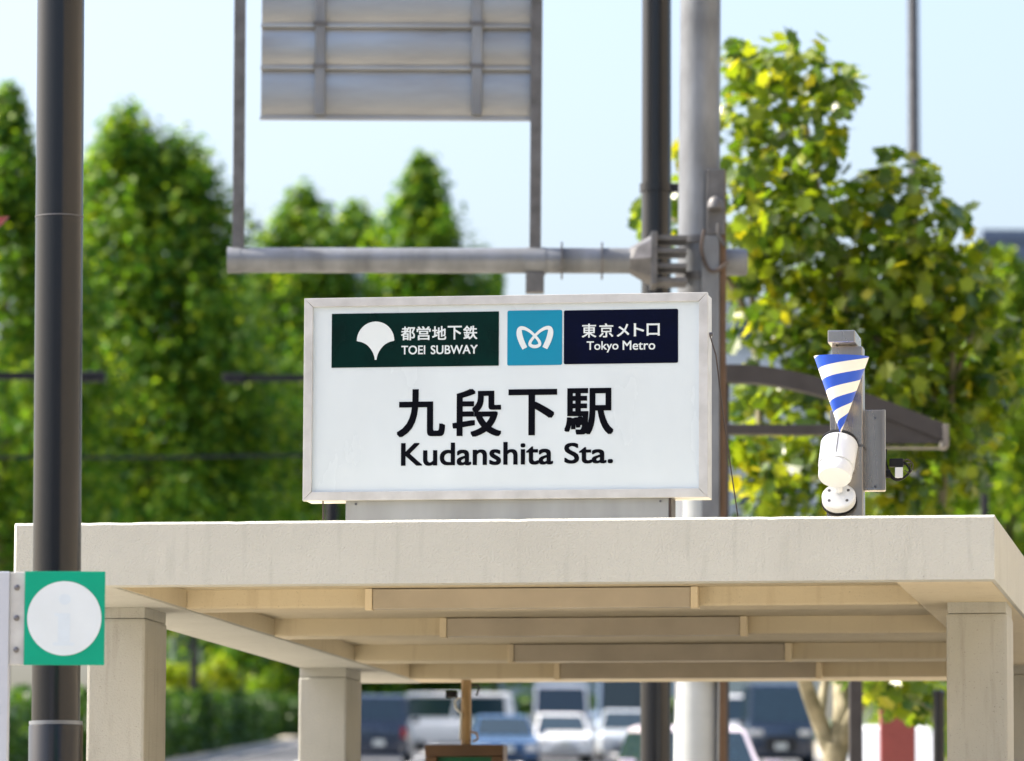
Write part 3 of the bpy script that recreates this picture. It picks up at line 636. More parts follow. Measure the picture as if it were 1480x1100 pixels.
# ------------------------------------------------------------------ far slender lamp pole, shelter, posts to the right
fp = at(1322, 300, 96)
far = thing('street_lamp', (fp.x, fp.y, gz(fp.y) + KERB), 'slender grey street lamp pole rising behind the plane tree', 'street lamp')
zf = gz(fp.y) + KERB
MB().tube([(0.02, 0, -0.05), (-0.03, 0, 22)], [0.13, 0.095], 20).build('pole', M['galv_dark'], far, smooth=True)
MB().tube([(-0.03, 0, 21.9), (-0.4, 0, 22.4), (-1.4, 0, 22.5)], 0.06, 10).build('lamp_arm', M['galv_dark'], far, smooth=True)
MB().box(-2.0, -1.3, -0.15, 0.15, 22.42, 22.56).build('lantern', M['galv_dark'], far, bevel=0.03)

SY = 40.0
sb = at(1210, 1000, SY)
sh = thing('shelter', (sb.x, sb.y, gz(SY) + KERB), 'dark grey shelter with a curved roof rib and solid gable end', 'shelter')
szz = gz(SY) + KERB
def sp_(px, py): p = at(px, py, SY); return p.x - sb.x, p.z - szz
topc = catmull([sp_(*k) for k in ((1030, 527), (1080, 527), (1130, 533), (1190, 547), (1255, 569), (1310, 590), (1364, 611))], 5)
th = 0.14
rib = MB(); 
poly = [(x, z) for x, z in topc] + [(x, z - th) for x, z in topc[::-1]]
rib.prism(poly[::-1], 0, 0.16).build('roof_rib', M['awning'], sh)
l0 = sp_(1030, 613); l1 = sp_(1254, 628)
MB().box(l0[0], l1[0], 0.0, 0.14, l1[1], l0[1]).build('tie_beam', M['awning'], sh, bevel=0.01)
gp_ = [sp_(*k) for k in ((1255, 578), (1310, 599), (1359, 618), (1359, 640), (1255, 640))]
MB().prism(gp_[::-1], 0.02, 0.12).build('gable_panel', M['awning'], sh)
MB().box(*(lambda a, b_: (a[0], b_[0]))(sp_(1359.5, 0), sp_(1368, 0)), -0.02, 0.3, sp_(0, 640)[1], sp_(0, 607)[1]).build('gutter', M['awning_edge'], sh, bevel=0.01)
x, z = sp_(1255, 643); MB().box(x, sp_(1359, 0)[0], -0.01, 0.15, z - 0.02, sp_(0, 640.2)[1]).build('gable_sill', M['awning_edge'], sh)
for px, zt_ in ((1046, 530), (1236, 620)):
    x = sp_(px, 0)[0]; MB().box(x - 0.05, x + 0.05, 0.165, 0.27, -0.03, sp_(px, zt_)[1]).build('post', M['awning'], sh, bevel=0.01)

bo = at(1357, 1060, 44); bol = thing('bollard', (bo.x, bo.y, gz(44) + KERB), 'dark slim post between the red pillar and the right canopy column', 'post')
hb = at(1357, 1005, 44).z - gz(44) - KERB
MB().tube([(0, 0, -0.03), (0, 0, hb)], 0.05, 16).build('shaft', M['pole_dark'], bol, smooth=True)
MB().tube([(0, 0, hb + 0.0005), (0, 0, hb + 0.03), (0, 0, hb + 0.05)], [0.058, 0.058, 0.02], 16).build('cap', M['pole_dark'], bol, smooth=True)
rp = at(1297, 1060, 49)
rpost = thing('red_pillar', (rp.x, rp.y, gz(49) + KERB), 'brick red rectangular pillar with a flat cap beside the plane tree', 'pillar')
hh = at(1297, 1026, 49).z - gz(49) - KERB
MB().box(-0.165, 0.165, -0.1, 0.1, -0.03, hh - 0.03).build('body', M['red_post'], rpost, bevel=0.01)
MB().box(-0.175, 0.175, -0.11, 0.11, hh - 0.0295, hh).build('cap', M['red_post'], rpost, bevel=0.006)
dpz = at(1422, 600, 60); dpole = thing('signal_pole', (dpz.x, dpz.y, gz(60)), 'thin dark pole with a short crossarm among the right-hand foliage', 'pole')
MB().tube([(0, 0, -0.05), (0, 0, at(1422, 470, 60).z - gz(60))], [0.055, 0.045], 14).build('shaft', M['pole_dark'], dpole, smooth=True)
zc2 = at(1422, 490, 60).z - gz(60)
MB().box(-0.35, 0.05, -0.045, 0.045, zc2 - 0.03, zc2 + 0.03).build('crossarm', M['pole_dark'], dpole, bevel=0.006)

# overhead arms among the left trees
def arm_pole(base_px, Y, tips, label):
    b = at(base_px, 900, Y); z0 = gz(b.y) + KERB
    t = thing('arm_pole', (b.x, b.y, z0), label, 'pole', group=None)
    zt_ = max(at(base_px, py, Y).z for _, py in tips) - z0 + 0.12
    MB().tube([(0, 0, -0.05), (0, 0, zt_)], [0.11, 0.085], 16).build('shaft', M['black'], t, smooth=True)
    for px, py in tips:
        p = at(px, py, Y); dx_ = p.x - b.x; dz_ = p.z - z0; s = 1 if dx_ > 0 else -1
        MB().box(min(0, dx_ - s * 0.35), max(0, dx_ - s * 0.35), -0.05, 0.05, dz_ - 0.05, dz_ + 0.05).build('arm', M['black'], t, bevel=0.01)
        MB().box(min(dx_ - s * 0.349, dx_), max(dx_ - s * 0.349, dx_), -0.1, 0.1, dz_ - 0.07, dz_ + 0.06).build('lamp_head', M['black'], t, bevel=0.03)
    return t
arm_pole(-60, 66.3, [(152, 544)], 'dark pole with a long arm ending in a grey lamp head before the left trees')
arm_pole(478, 76, [(322, 546)], 'dark pole with a lamp arm hidden mostly behind the station sign')
wl = at(-120, 660, 70); wr = at(478, 657, 76)
wire = tag(MB().tube([(0, 0, 0), ((wr - wl).x * 0.5, (wr - wl).y * 0.5, (wr - wl).z * 0.5 - 0.03), tuple(wr - wl)], 0.025, 6).build('overhead_wire', M['black']), 'thin dark overhead wire crossing in front of the left trees', 'wire')
wire.location = wl
rf = at(-70, 322, 40)
flag = thing('banner_pole', (rf.x, rf.y, gz(40) + KERB), 'maroon pointed banner arm jutting in beside the thick lamp post', 'pole')
zb_ = rf.z - gz(40) - KERB
MB().tube([(0, 0, -0.05), (0, 0, zb_ + 0.4)], 0.05, 14).build('shaft', M['pole_dark'], flag, smooth=True)
MB().prism([(0.0, zb_ + 0.03), (0.0, zb_ - 0.02), (0.36, zb_ - 0.05), (0.395, zb_ - 0.01), (0.45, zb_ + 0.05)], -0.02, 0.02).build('arm', M['red_post'], flag)

# ------------------------------------------------------------------ buildings far behind
def building(px0, px1, pyt, Y, depth, m, label, cols, rows_, wh=0.55, ww=0.62, name='office_building'):
    a = at(px0, pyt, Y); b = at(px1, pyt, Y); z0 = gz(Y)
    h = a.z - z0; w = b.x - a.x
    t = thing(name, ((a.x + b.x) / 2, Y, z0), label, 'building')
    MB().box(-w / 2, w / 2, 0, depth, -0.5, h).build('wall', m, t)
    MB().box(-w / 2 - 0.15, w / 2 + 0.15, -0.15, depth + 0.15, h + 0.002, h + 0.5).build('parapet', m, t)
    fh = h / rows_; fw2 = w / cols; me = fr = None
    for r in range(rows_):
        for c in range(cols):
            x = -w / 2 + fw2 * (c + 0.5); z = fh * (r + 0.5)
            if me is None:
                o = MB().box(-fw2 * ww / 2, fw2 * ww / 2, -0.03, 0.0, -fh * wh / 2, fh * wh / 2).build('window', M['window'], t); me = o.data
                fr = MB().box(-fw2 * ww / 2 - 0.08, fw2 * ww / 2 + 0.08, -0.14, -0.002, -fh * wh / 2 - 0.12, -fh * wh / 2 - 0.01).build('sill', m, o).data
            else:
                o = bpy.data.objects.new('window', me); col.objects.link(o); o.parent = t
                s_ = bpy.data.objects.new('sill', fr); col.objects.link(s_); s_.parent = o
            o.location = (x, -0.002, z)
    return t
building(250, 520, 402, 240, 14, M['wall_pale'], 'pale office block rising between the conical left trees', 6, 8)
building(1015, 1180, 440, 260, 12, M['wall_pale'], 'pale grey office block half hidden behind the plane tree', 4, 8)
building(1424, 1660, 348, 230, 16, M['wall_blue'], 'dark slate blue building topping the foliage at the right', 5, 9)
building(318, 520, 925, 262, 10, M['wall_grey'], 'low grey blue building behind the clipped hedge', 5, 2, name='low_building')
building(560, 1130, 935, 330, 12, M['wall_grey'], 'long low grey building at the top of the road', 14, 2, name='low_building')

def street_front(name, label, x0, x1, y0, y1, h, m, face, nu, nv):
    """an unseen building inferred from pole reflections, sized and placed for its light; face is the side with windows: '+y' or '-x'"""
    z0 = gz((y0 + y1) / 2); t = thing(name, ((x0 + x1) / 2, (y0 + y1) / 2, z0), label, 'building')
    hx, hy = (x1 - x0) / 2, (y1 - y0) / 2
    MB().box(-hx, hx, -hy, hy, -2, h).build('wall', m, t)
    MB().box(-hx - 0.2, hx + 0.2, -hy - 0.2, hy + 0.2, h + 0.002, h + 0.6).build('parapet', m, t)
    L_ = 2 * (hx if face == '+y' else hy); me = None
    for r in range(nv):
        for c in range(nu):
            u_ = -L_ / 2 + L_ * (c + 0.5) / nu; z = h * (r + 0.5) / nv
            if me is None:
                du, dv = L_ / nu * 0.36, h / nv * 0.3
                o = (MB().box(-du, du, 0, 0.05, -dv, dv) if face == '+y' else MB().box(-0.05, 0, -du, du, -dv, dv)).build('window', M['window'], t); me = o.data
            else:
                o = bpy.data.objects.new('window', me); col.objects.link(o); o.parent = t
            o.location = (u_, hy + 0.002, z) if face == '+y' else (-hx - 0.002, u_, z)
street_front('office_building', 'dark grey office block across the street facing the station entrance', -24, 30, -46, -30, 12, M['wall_brown'], '+y', 12, 3)
street_front('office_building', 'sunlit beige office block along the right side of the plaza', 15, 31, -26, 40, 20, M['wall_beige'], '-x', 14, 5)

# ------------------------------------------------------------------ trees
def rnd_dir():
    z = random.uniform(-1, 1); t = random.uniform(0, 2 * math.pi); r = math.sqrt(1 - z * z); return Vector((r * math.cos(t), r * math.sin(t), z))
DIAMOND = ([(-0.5, 0, 0), (0, -0.33, 0.06), (0.5, 0, 0), (0, 0.33, 0.06)], [(0, 1, 3), (1, 2, 3)])
PALM = [(0, -0.5), (0.12, -0.42), (0.34, -0.45), (0.30, -0.22), (0.52, -0.02), (0.30, 0.06), (0.30, 0.30), (0.12, 0.22), (0, 0.55), (-0.12, 0.22), (-0.30, 0.30), (-0.30, 0.06), (-0.52, -0.02), (-0.30, -0.22), (-0.34, -0.45), (-0.12, -0.42)]
LOBED = ([(0, -0.1, 0)] + [(x, y, 0.14 * abs(x) + 0.05 * y) for x, y in PALM], [(0, 1 + i, 1 + (i + 1) % len(PALM)) for i in range(len(PALM))])
def leaves_into(mb, spots, shape):
    for p, nrm, s in spots:
        u = nrm.orthogonal().normalized(); a = random.uniform(0, 6.283); w_ = nrm.cross(u)
        e1 = u * math.cos(a) + w_ * math.sin(a); e2 = nrm.cross(e1)
        mb.add([p + e1 * (x * s) + e2 * (y * s) + nrm * (z * s) for x, y, z in shape[0]], shape[1])
def clump(c, r, n, s, flat=0.8):
    out = []
    for _ in range(n):
        d = rnd_dir(); rr = r * (random.random() ** 0.45)
        p = c + Vector((d.x, d.y, d.z * flat)) * rr
        nrm = (d * 0.7 + Vector((0, 0, 0.55)) + rnd_dir() * 0.8).normalized()
        out.append((p, nrm, s * random.uniform(0.65, 1.25)))
    return out
def cone_tree(px, Y, py_top, wpx, label, m=None, n_clump=300, per=44, name='ginkgo_tree', low=0.12, tops=1, group='conical trees lining the road', leaf=0.23, pw=0.72):
    b = at(px, 900, Y); z0 = gz(Y) + (KERB if abs(b.x) < 20 else 0); top = at(px, py_top, Y).z - z0
    t = thing(name, (b.x, Y, z0), label, 'tree', group=group)
    rad = wpx * 1.2 / FPX * Y / 2; n_clump = int(n_clump * 2.2); leaf *= Y / 125.0
    tr = MB(); tr.tube([(0, 0, -0.1), (0.03, 0, top * 0.3), (0, 0.05, top * 0.6), (0, 0, top * 0.93)], [0.24, 0.18, 0.11, 0.02], 12)
    for k in range(16):
        h = top * random.uniform(0.15, 0.85); a = random.uniform(0, 6.283); l = rad * (1.05 - h / top) * 0.9
        tr.tube([(0, 0, h), (math.cos(a) * l * 0.5, math.sin(a) * l * 0.5, h + l * 0.35), (math.cos(a) * l, math.sin(a) * l, h + l * 0.9)], [0.07, 0.045, 0.012], 6)
    tr.build('trunk', M['bark'], t, smooth=True)
    cr = MB()
    for k in range(n_clump):
        f = low + (1 - low) * random.random()
        prof = rad * min(1.0, (f - low + 0.08) * 7) * min(1.0, ((1 - f) * 2.1 + 0.02) ** pw)
        a = random.uniform(0, 6.283); prof *= 1 + 0.13 * math.sin(3 * a + 17 * f + Y) + 0.10 * math.sin(5 * a - 31 * f + px); rr = prof * math.sqrt(random.uniform(0.1, 1.0)) * random.uniform(0.80, 1.06)
        side = rad * 0.16 * (1 if k % 2 else -1) * f if tops > 1 else 0.0
        hh_ = f * top * (0.955 if (tops > 1 and k % 2) else 1.0)
        cl_r = rad * random.uniform(0.12, 0.22) * (1 - 0.3 * f)
        c = Vector((math.cos(a) * max(0, rr - cl_r * 0.3) + side, math.sin(a) * max(0, rr - cl_r * 0.3), hh_ - cl_r * 0.8))
        leaves_into(cr, clump(c, cl_r, per, leaf, 1.9), DIAMOND)
    for sd_ in ((0,) if tops == 1 else (-1, 1)):
        for kk in range(5):
            leaves_into(cr, clump(Vector((sd_ * rad * 0.16, 0, top * (0.955 if sd_ > 0 else 1.0) - 0.25 - 0.35 * kk)), 0.16 + 0.07 * kk, 26, leaf, 1.9), DIAMOND)
    o = cr.build('crown', m or M['ginkgo'], t, fix=False); o['kind'] = 'stuff'
    return t
cone_tree(0, 128, 138, 330, 'tall dark conical tree cut by the thick lamp post at left', low=0.27)
cone_tree(212, 162, 164, 375, 'broad twin-topped conical tree beside the thick lamp post', n_clump=560, tops=2, low=0.27, pw=0.56)
cone_tree(432, 240, 282, 360, 'conical tree with a lit yellow-green edge left of the station sign', n_clump=380)
cone_tree(512, 252, 304, 320, 'smaller conical tree squeezed between two taller conical trees', n_clump=240)
cone_tree(607, 246, 238, 320, 'pointed conical tree rising above the middle of the gantry arm', n_clump=380)
cone_tree(716, 275, 396, 120, 'distant thin conical tree showing beside the gantry frame shoe', n_clump=140)
cone_tree(345, 244, 455, 300, 'shorter dark conical tree filling the gap behind the gantry arm end', n_clump=300)
cone_tree(95, 182, 320, 300, 'dark conical tree standing behind the twin-topped tree', n_clump=320, low=0.27)
cone_tree(1458, 128, 372, 300, 'bright green bushy tree below the slate blue building', m=M['ginkgo_bright'], n_clump=330, name='leafy_tree', low=0.03, group=None)
cone_tree(1375, 150, 500, 260, 'bright green tree behind the shelter gable', m=M['ginkgo_bright'], n_clump=240, name='leafy_tree', low=0.03, group=None)

# plane tree at the right
PY = 45.0
pb = at(1207, 1100, PY); pz = gz(PY) + KERB
plane = thing('plane_tree', (pb.x, pb.y, pz), 'plane tree with large yellowing lobed leaves and pale mottled trunk', 'tree')
def pp(px, py, dy=0.0): 
    p = at(px, py, PY + dy); return Vector((p.x - pb.x, p.y - pb.y, p.z - pz))
tr = MB()
tr.tube([pp(1212, 1330), pp(1210, 1180), pp(1206, 1110), pp(1208, 1075)], [0.15, 0.12, 0.105, 0.11], 18)
def limb(pts, r0, r1):
    c = catmull([tuple(p) for p in pts], 4); n_ = len(c); tr.tube(c, [r0 + (r1 - r0) * i / (n_ - 1) for i in range(n_)], 10)
limb([pp(1204, 1090), pp(1185, 1045), pp(1165, 990, -.2), pp(1140, 900, -.4), pp(1110, 760, -.3), pp(1095, 560, .2), pp(1085, 330, .3), pp(1100, 150, .2)], 0.085, 0.013)
limb([pp(1212, 1085), pp(1218, 1030), pp(1216, 985, .2), pp(1220, 880, .3), pp(1235, 700, .3), pp(1230, 480, .2), pp(1180, 260, .1), pp(1160, 140)], 0.10, 0.013)
limb([pp(1216, 1080), pp(1240, 1020, -.2), pp(1290, 960, -.4), pp(1340, 850, -.4), pp(1370, 640, -.2), pp(1375, 450), pp(1340, 300)], 0.075, 0.012)
limb([pp(1184, 1040), pp(1190, 1000, .3), pp(1196, 940, .4), pp(1175, 800, .6)], 0.05, 0.02)
limb([pp(1232, 560, .2), pp(1290, 440), pp(1320, 330, -.2), pp(1310, 260)], 0.05, 0.01)
limb([pp(1092, 480, .2), pp(1050, 400), pp(990, 330, -.2), pp(940, 300)], 0.035, 0.008)
limb([pp(1260, 1000, -.2), pp(1310, 1005, -.3), pp(1350, 1030, -.4)], 0.02, 0.006)
limb([pp(1375, 560, -.1), pp(1410, 470, .2), pp(1430, 420, .3)], 0.03, 0.008)
tr.build('trunk', M['bark_pale'], plane, smooth=True)
CL = [(1075, 105, 40), (1110, 100, 45), (1155, 105, 48), (1200, 135, 42), (1070, 180, 50), (1130, 185, 58), (1195, 190, 42), (1075, 255, 48), (1135, 260, 55), (1185, 235, 36),
      (1070, 330, 50), (1125, 330, 58), (1185, 325, 58), (1245, 285, 42), (1290, 265, 44), (1330, 275, 36), (1265, 340, 60), (1335, 345, 58), (1383, 322, 28), (1088, 400, 46), (1150, 412, 58),
      (1220, 410, 66), (1290, 410, 66), (1355, 410, 58), (1402, 390, 30), (1102, 478, 46), (1170, 490, 58), (1240, 490, 66), (1310, 490, 66), (1378, 480, 56), (1420, 450, 34),
      (1090, 570, 48), (1155, 570, 58), (1225, 575, 50), (1300, 560, 66), (1365, 560, 56), (1080, 655, 52), (1145, 650, 55), (1112, 725, 50), (1215, 650, 50), (1290, 660, 50), (1350, 640, 46), (1405, 560, 36),
      (1290, 735, 50), (1200, 725, 50), (1345, 720, 36), (1440, 500, 40), (1432, 565, 40), (1425, 625, 36), (1395, 680, 40), (1440, 405, 22), (1380, 610, 40), (928, 300, 20), (935, 335, 16), (978, 290, 26), (988, 225, 18), (985, 350, 22), (1420, 370, 16), (1065, 90, 26), (1225, 110, 18),
      (1150, 820, 60), (1250, 850, 66), (1330, 830, 60), (1245, 985, 30), (1290, 990, 42), (1335, 1000, 42), (1358, 1030, 26), (1300, 1015, 26)]
spots = []
for px, py, r in CL:
    c = pp(px, py, random.uniform(-0.5, 0.7)); n_ = int((r / 50.0) ** 2 * 80) + 5
    if px > 1220 and 350 < py < 700: n_ = int(n_ * 1.15)
    sp = clump(c, r / FPX * PY * 1.12, n_, 0.168, 0.95)
    spots += [(Vector((p.x, p.y * 1.0 + random.uniform(-0.5, 0.5), p.z)), nn, s_) for p, nn, s_ in sp]
spots.sort(key=lambda k: k[0].y)
crown = MB(); leaves_into(crown, spots[300:], LOBED)
o = crown.build('crown', M['plane'], plane, fix=False); o['kind'] = 'stuff'
lm = bpy.data.meshes.new('leaf'); lm.from_pydata(LOBED[0], [], LOBED[1]); lm.materials.append(M['plane'])
for p, nrm, s_ in spots[:300]:
    o = bpy.data.objects.new('leaf', lm); col.objects.link(o); o.parent = plane
    o.location = p; o.rotation_mode = 'QUATERNION'; o.rotation_quaternion = nrm.to_track_quat('Z', 'Y') @ Matrix.Rotation(random.uniform(0, 6.28), 3, 'Z').to_quaternion(); o.scale = (s_, s_, s_)

# clipped hedges and lime shrubs left of the road
def hedge(x0, x1, y0, y1, h, label, m, n_=5200, s=0.16, group=None):
    cx_, cy_ = (x0 + x1) / 2, (y0 + y1) / 2
    t = thing('hedge', (cx_, cy_, gz(cy_) + KERB), label, 'hedge', group=group)
    mb = MB(); sp = []
    for _ in range(n_):
        x = random.uniform(x0, x1); y = random.uniform(y0, y1); f = random.random()
        hh_ = h * (1 + 0.10 * math.sin(y * 0.9) + 0.06 * math.sin(y * 2.3 + x * 3)); z = hh_ * f
        sp.append((Vector((x - cx_, y - cy_, gz(y) - gz(cy_) + z)), (Vector((0, 0, 0.7)) + rnd_dir()).normalized(), s * random.uniform(0.7, 1.3)))
    leaves_into(mb, sp, DIAMOND); o = mb.build('foliage', m, t, fix=False); o['kind'] = 'stuff'
    st = MB()
    for k in range(6):
        y = y0 + (y1 - y0) * (k + 0.5) / 6; st.tube([(0, y - cy_, gz(y) - gz(cy_) - 0.05), (0.05, y - cy_, gz(y) - gz(cy_) + h * 0.7)], [0.05, 0.02], 6)
    st.build('stems', M['bark'], t)
hedge(-10.8, -9.5, 98, 211, 1.7, 'long dark clipped hedge beside the left kerb', M['hedge'], 26000, 0.28)
hedge(-24, 9, 228, 230.5, 1.9, 'dark hedge across the top of the road at the bend', M['hedge'], 12000, 0.34)
def shrub(px, Y, py_top, wpx, label, m):
    b = at(px, 1000, Y); z0 = gz(Y) + KERB; h = at(px, py_top, Y).z - z0; r = wpx / FPX * Y / 2
    t = thing('shrub', (b.x, Y, z0), label, 'shrub')
    st = MB()
    for k in range(7):
        a = k * 0.9; st.tube([(0, 0, -0.03), (math.cos(a) * r * 0.3, math.sin(a) * r * 0.3, h * 0.5), (math.cos(a) * r * 0.6, math.sin(a) * r * 0.6, h * 0.8)], [0.04, 0.03, 0.01], 6)
    st.build('stems', M['bark'], t, smooth=True)
    mb = MB()
    for k in range(26):
        d = rnd_dir(); leaves_into(mb, clump(Vector((d.x * r * 0.65, d.y * r * 0.65, h * 0.58 + d.z * h * 0.3)), r * 0.42, 60, 0.26), DIAMOND)
    o = mb.build('foliage', m, t, fix=False); o['kind'] = 'stuff'
shrub(258, 176, 952, 95, 'lime green shrub just beside the front left canopy column', M['shrub'])
shrub(312, 192, 942, 80, 'rounded lime green shrub with a dark pole before it', M['shrub'])
shrub(398, 234, 962, 90, 'dull green shrub at the far end of the hedge', M['ginkgo_bright'])
shrub(28, 122, 985, 80, 'small green shrub glimpsed left of the thick lamp post', M['ginkgo_bright'])
tp = at(281, 950, 160); sp2 = thing('street_pole', (tp.x, tp.y, gz(160) + KERB), 'dark slim pole standing among the lime shrubs', 'pole')
MB().tube([(0, 0, -0.05), (0, 0, 0.9), (0, 0, 6.3)], [0.15, 0.14, 0.11], 14).build('shaft', M['pole_dark'], sp2, smooth=True)
MB().tube([(0, 0, -0.02), (0, 0, 0.35)], 0.2, 14).build('base', M['pole_dark'], sp2, smooth=True)

# ------------------------------------------------------------------ vehicles
def loft(rings):
    n_ = len(rings[0]); v_ = [p for r in rings for p in r]; f_ = []
    for i in range(len(rings) - 1):
        for k in range(n_): f_.append((i * n_ + k, i * n_ + (k + 1) % n_, (i + 1) * n_ + (k + 1) % n_, (i + 1) * n_ + k))
    f_ += [tuple(range(n_ - 1, -1, -1)), tuple(range((len(rings) - 1) * n_, len(rings) * n_))]
    return v_, f_
KINDS = {  # length, width, height, bonnet height, cabin stations (front base, front top, rear top, rear base) as fractions of the length
    'sedan': (4.5, 1.74, 1.42, 0.92, (0.26, 0.42, 0.72, 0.90)),
    'suv': (4.6, 1.84, 1.72, 1.08, (0.24, 0.37, 0.90, 0.985)),
    'minivan': (4.7, 1.74, 1.92, 1.12, (0.10, 0.24, 0.94, 0.99)),
    'van': (4.4, 1.72, 1.98, 1.05, (0.02, 0.13, 0.96, 0.99)),
    'hatch': (3.9, 1.70, 1.52, 0.95, (0.22, 0.38, 0.86, 0.97)),
    'hivan': (4.8, 1.88, 2.28, 1.15, (0.02, 0.14, 0.965, 0.99)),
    'panel': (3.6, 1.48, 1.46, 0.9, (0.05, 0.16, 0.90, 0.985)),
    'bus': (10.5, 2.48, 3.05, 1.15, (0.003, 0.02, 0.985, 0.998)),
}
def vehicle(kind, x, Y, heading, paint, label, name='parked_car', cat='car'):
    """front faces -y in its own axes; heading turns it"""
    Lh, Wd, Ht, Bn, (c0, c1, c2, c3) = KINDS[kind]
    hw = Wd / 2; t = thing(name, (x, Y, gz(Y) + 0.012), label, cat, heading, group=None)
    slope = math.atan(0.050) * math.cos(heading); t.rotation_euler = (slope, 0, heading)
    y0 = -Lh / 2; zb = 0.22
    def ring(f, top, wf, zlo=zb):
        y = y0 + f * Lh; w_ = hw * wf
        half_ = [(w_ * 0.90, zlo), (w_, zlo + 0.14), (w_, top * 0.62 + zlo * 0.38), (w_ * 0.985, top - 0.10), (w_ * 0.90, top)]
        return [(a, y, z) for a, z in half_] + [(-a, y, z) for a, z in half_[::-1]]
    nose = Bn - (0.14 if c0 > 0.12 else 0.02)
    rr = [ring(0, nose - 0.2, 0.86, 0.34), ring(0.02, nose - 0.04, 0.94, 0.26), ring(0.09, nose + 0.03, 0.985), ring(max(c0, 0.12), Bn, 1.0), ring(0.6, Bn + 0.02, 1.0), ring(0.92, Bn + 0.02, 0.985), ring(0.985, Bn - 0.03, 0.94, 0.26), ring(1.0, Bn - 0.16, 0.88, 0.36)]
    MB().add(*loft(rr)).build('body', M[paint], t, smooth=True)
    def cy(f): return y0 + f * Lh
    bw, tw = hw * 0.93, hw * (0.86 if kind in ('van', 'bus', 'minivan', 'hivan') else 0.74)
    cab = [(-bw, cy(c0), Bn - 0.06), (bw, cy(c0), Bn - 0.06), (bw, cy(c3), Bn - 0.06), (-bw, cy(c3), Bn - 0.06),
           (-tw, cy(c1), Ht - 0.04), (tw, cy(c1), Ht - 0.04), (tw, cy(c2), Ht - 0.04), (-tw, cy(c2), Ht - 0.04),
           (-tw * 0.85, cy(c1 + 0.04), Ht), (tw * 0.85, cy(c1 + 0.04), Ht), (tw * 0.85, cy(c2 - 0.04), Ht), (-tw * 0.85, cy(c2 - 0.04), Ht)]
    MB().add(cab, [(0, 3, 2, 1), (0, 1, 5, 4), (1, 2, 6, 5), (2, 3, 7, 6), (3, 0, 4, 7), (4, 5, 9, 8), (5, 6, 10, 9), (6, 7, 11, 10), (7, 4, 8, 11), (8, 9, 10, 11)]).build('cabin', M[paint], t, bevel=0.02)
    def quad(name_, A, B_, C_, D_, m_, u0, u1, v0, v1, off=0.012):
        A, B_, C_, D_ = map(Vector, (A, B_, C_, D_))
        def pt(u, v): return (A * (1 - u) + B_ * u) * (1 - v) + (D_ * (1 - u) + C_ * u) * v
        n_ = (B_ - A).cross(D_ - A).normalized() * off
        ps = [pt(u0, v0), pt(u1, v0), pt(u1, v1), pt(u0, v1)]
        MB().add([p + n_ for p in ps] + [p - n_ for p in ps], [(0, 1, 2, 3), (7, 6, 5, 4), (0, 4, 5, 1), (1, 5, 6, 2), (2, 6, 7, 3), (3, 7, 4, 0)]).build(name_, m_, t)
    quad('windscreen', cab[0], cab[1], cab[5], cab[4], M['glass'], 0.05, 0.95, 0.12, 0.93)
    if kind != 'panel': quad('rear_window', cab[2], cab[3], cab[7], cab[6], M['glass'], 0.08, 0.92, 0.2, 0.92)
    nwin = 5 if kind == 'bus' else 2
    for s in (0, 1):
        A, B_, C_, D_ = (cab[1], cab[2], cab[6], cab[5]) if s else (cab[3], cab[0], cab[4], cab[7])
        for k in range(nwin):
            quad('side_window', A, B_, C_, D_, M['glass'], 0.04 + 0.92 * k / nwin, 0.04 + 0.92 * (k + 1) / nwin - 0.03, 0.16, 0.9)
    r_ = 0.47 if kind == 'bus' else 0.32
    for fy in (0.19, 0.80):
        for s in (-1, 1):
            xw = s * (hw - 0.11)
            wh = MB().tube([(xw - 0.1, cy(fy), r_), (xw + 0.1, cy(fy), r_)], r_, 20).build('wheel', M['tyre'], t, smooth=True)
            MB().tube([(xw + s * 0.101, cy(fy), r_), (xw + s * 0.115, cy(fy), r_)], [r_ * 0.64, r_ * 0.55], 16).build('rim', M['rim'], wh, smooth=True)
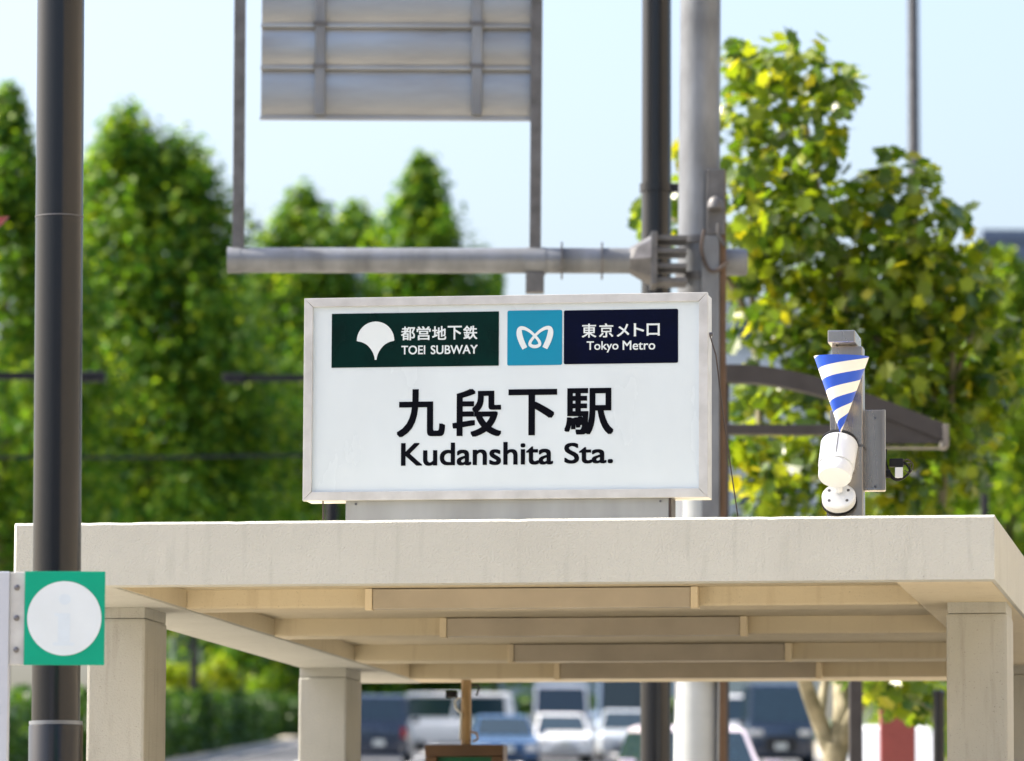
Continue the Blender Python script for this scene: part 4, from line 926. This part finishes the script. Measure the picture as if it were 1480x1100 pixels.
    for s in (-1, 1):
        MB().box(min(s * hw * 0.52, s * hw * 0.86), max(s * hw * 0.52, s * hw * 0.86), y0 - 0.012, y0 + 0.12, nose - 0.26, nose - 0.11).build('headlight', M['lamp_clear'], t, bevel=0.015)
        tz = Bn - 0.3
        MB().box(min(s * hw * 0.72, s * hw * 0.9), max(s * hw * 0.72, s * hw * 0.9), -y0 - 0.1, -y0 + 0.012, tz - 0.1, tz + 0.18).build('taillight', M['lamp_red'], t, bevel=0.015)
        MB().box(min(s * hw * 0.98, s * (hw + 0.19)), max(s * hw * 0.98, s * (hw + 0.19)), cy(c0 + 0.06), cy(c0 + 0.06) + 0.1, Bn, Bn + 0.15).build('mirror', M[paint], t, bevel=0.02)
    MB().box(-hw * 0.45, hw * 0.45, y0 - 0.014, y0 + 0.1, 0.42, nose - 0.28).build('grille', M['grille'], t, bevel=0.01)
    for s in (-1, 1):
        MB().box(-0.165, 0.165, s * (-y0 + 0.02) - 0.008, s * (-y0 + 0.02) + 0.008, 0.5, 0.665).build('number_plate', M['plate'], t)
    return t
def vx(px, Y): return (px - CX) / FPX * Y
vehicle('minivan', vx(553, 146), 146, R(180), 'car_navy', 'dark navy minivan seen from behind with red tail lamps by the rear column', 'minivan', 'van')
vehicle('van', vx(660, 178), 178, R(-96), 'car_white', 'white van turned sideways across the road', 'van', 'van')
vehicle('sedan', vx(727, 131), 131, R(4), 'car_blue', 'deep blue car facing downhill just behind the hanging guide sign')
vehicle('hivan', vx(812, 161), 161, R(0), 'car_white', 'tall white van facing downhill with a wide dark windscreen', 'van', 'van')
vehicle('sedan', vx(811, 147), 147, R(3), 'car_white', 'white sedan facing downhill in front of the tall white van')
vehicle('bus', vx(905, 196), 196, R(0), 'bus_pale', 'pale blue bus facing downhill behind the waiting cars', 'bus', 'bus')
vehicle('hatch', vx(905, 152), 152, R(0), 'car_silver', 'silver car facing downhill ahead of the pale blue bus')
vehicle('hatch', vx(1000, 66), 66, R(6), 'car_pink', 'pinkish white car waiting behind the gantry pole')
vehicle('hivan', vx(1124, 141), 141, R(0), 'car_dark', 'tall dark blue van facing downhill beside the plane tree trunk', 'van', 'van')
vehicle('van', vx(1068, 172), 172, R(0), 'car_white', 'white van facing downhill behind the tall dark blue van', 'van', 'van')
vehicle('panel', vx(1286, 80), 80, R(180), 'car_white', 'rounded white panel van behind the brick red pillar', 'van', 'van')
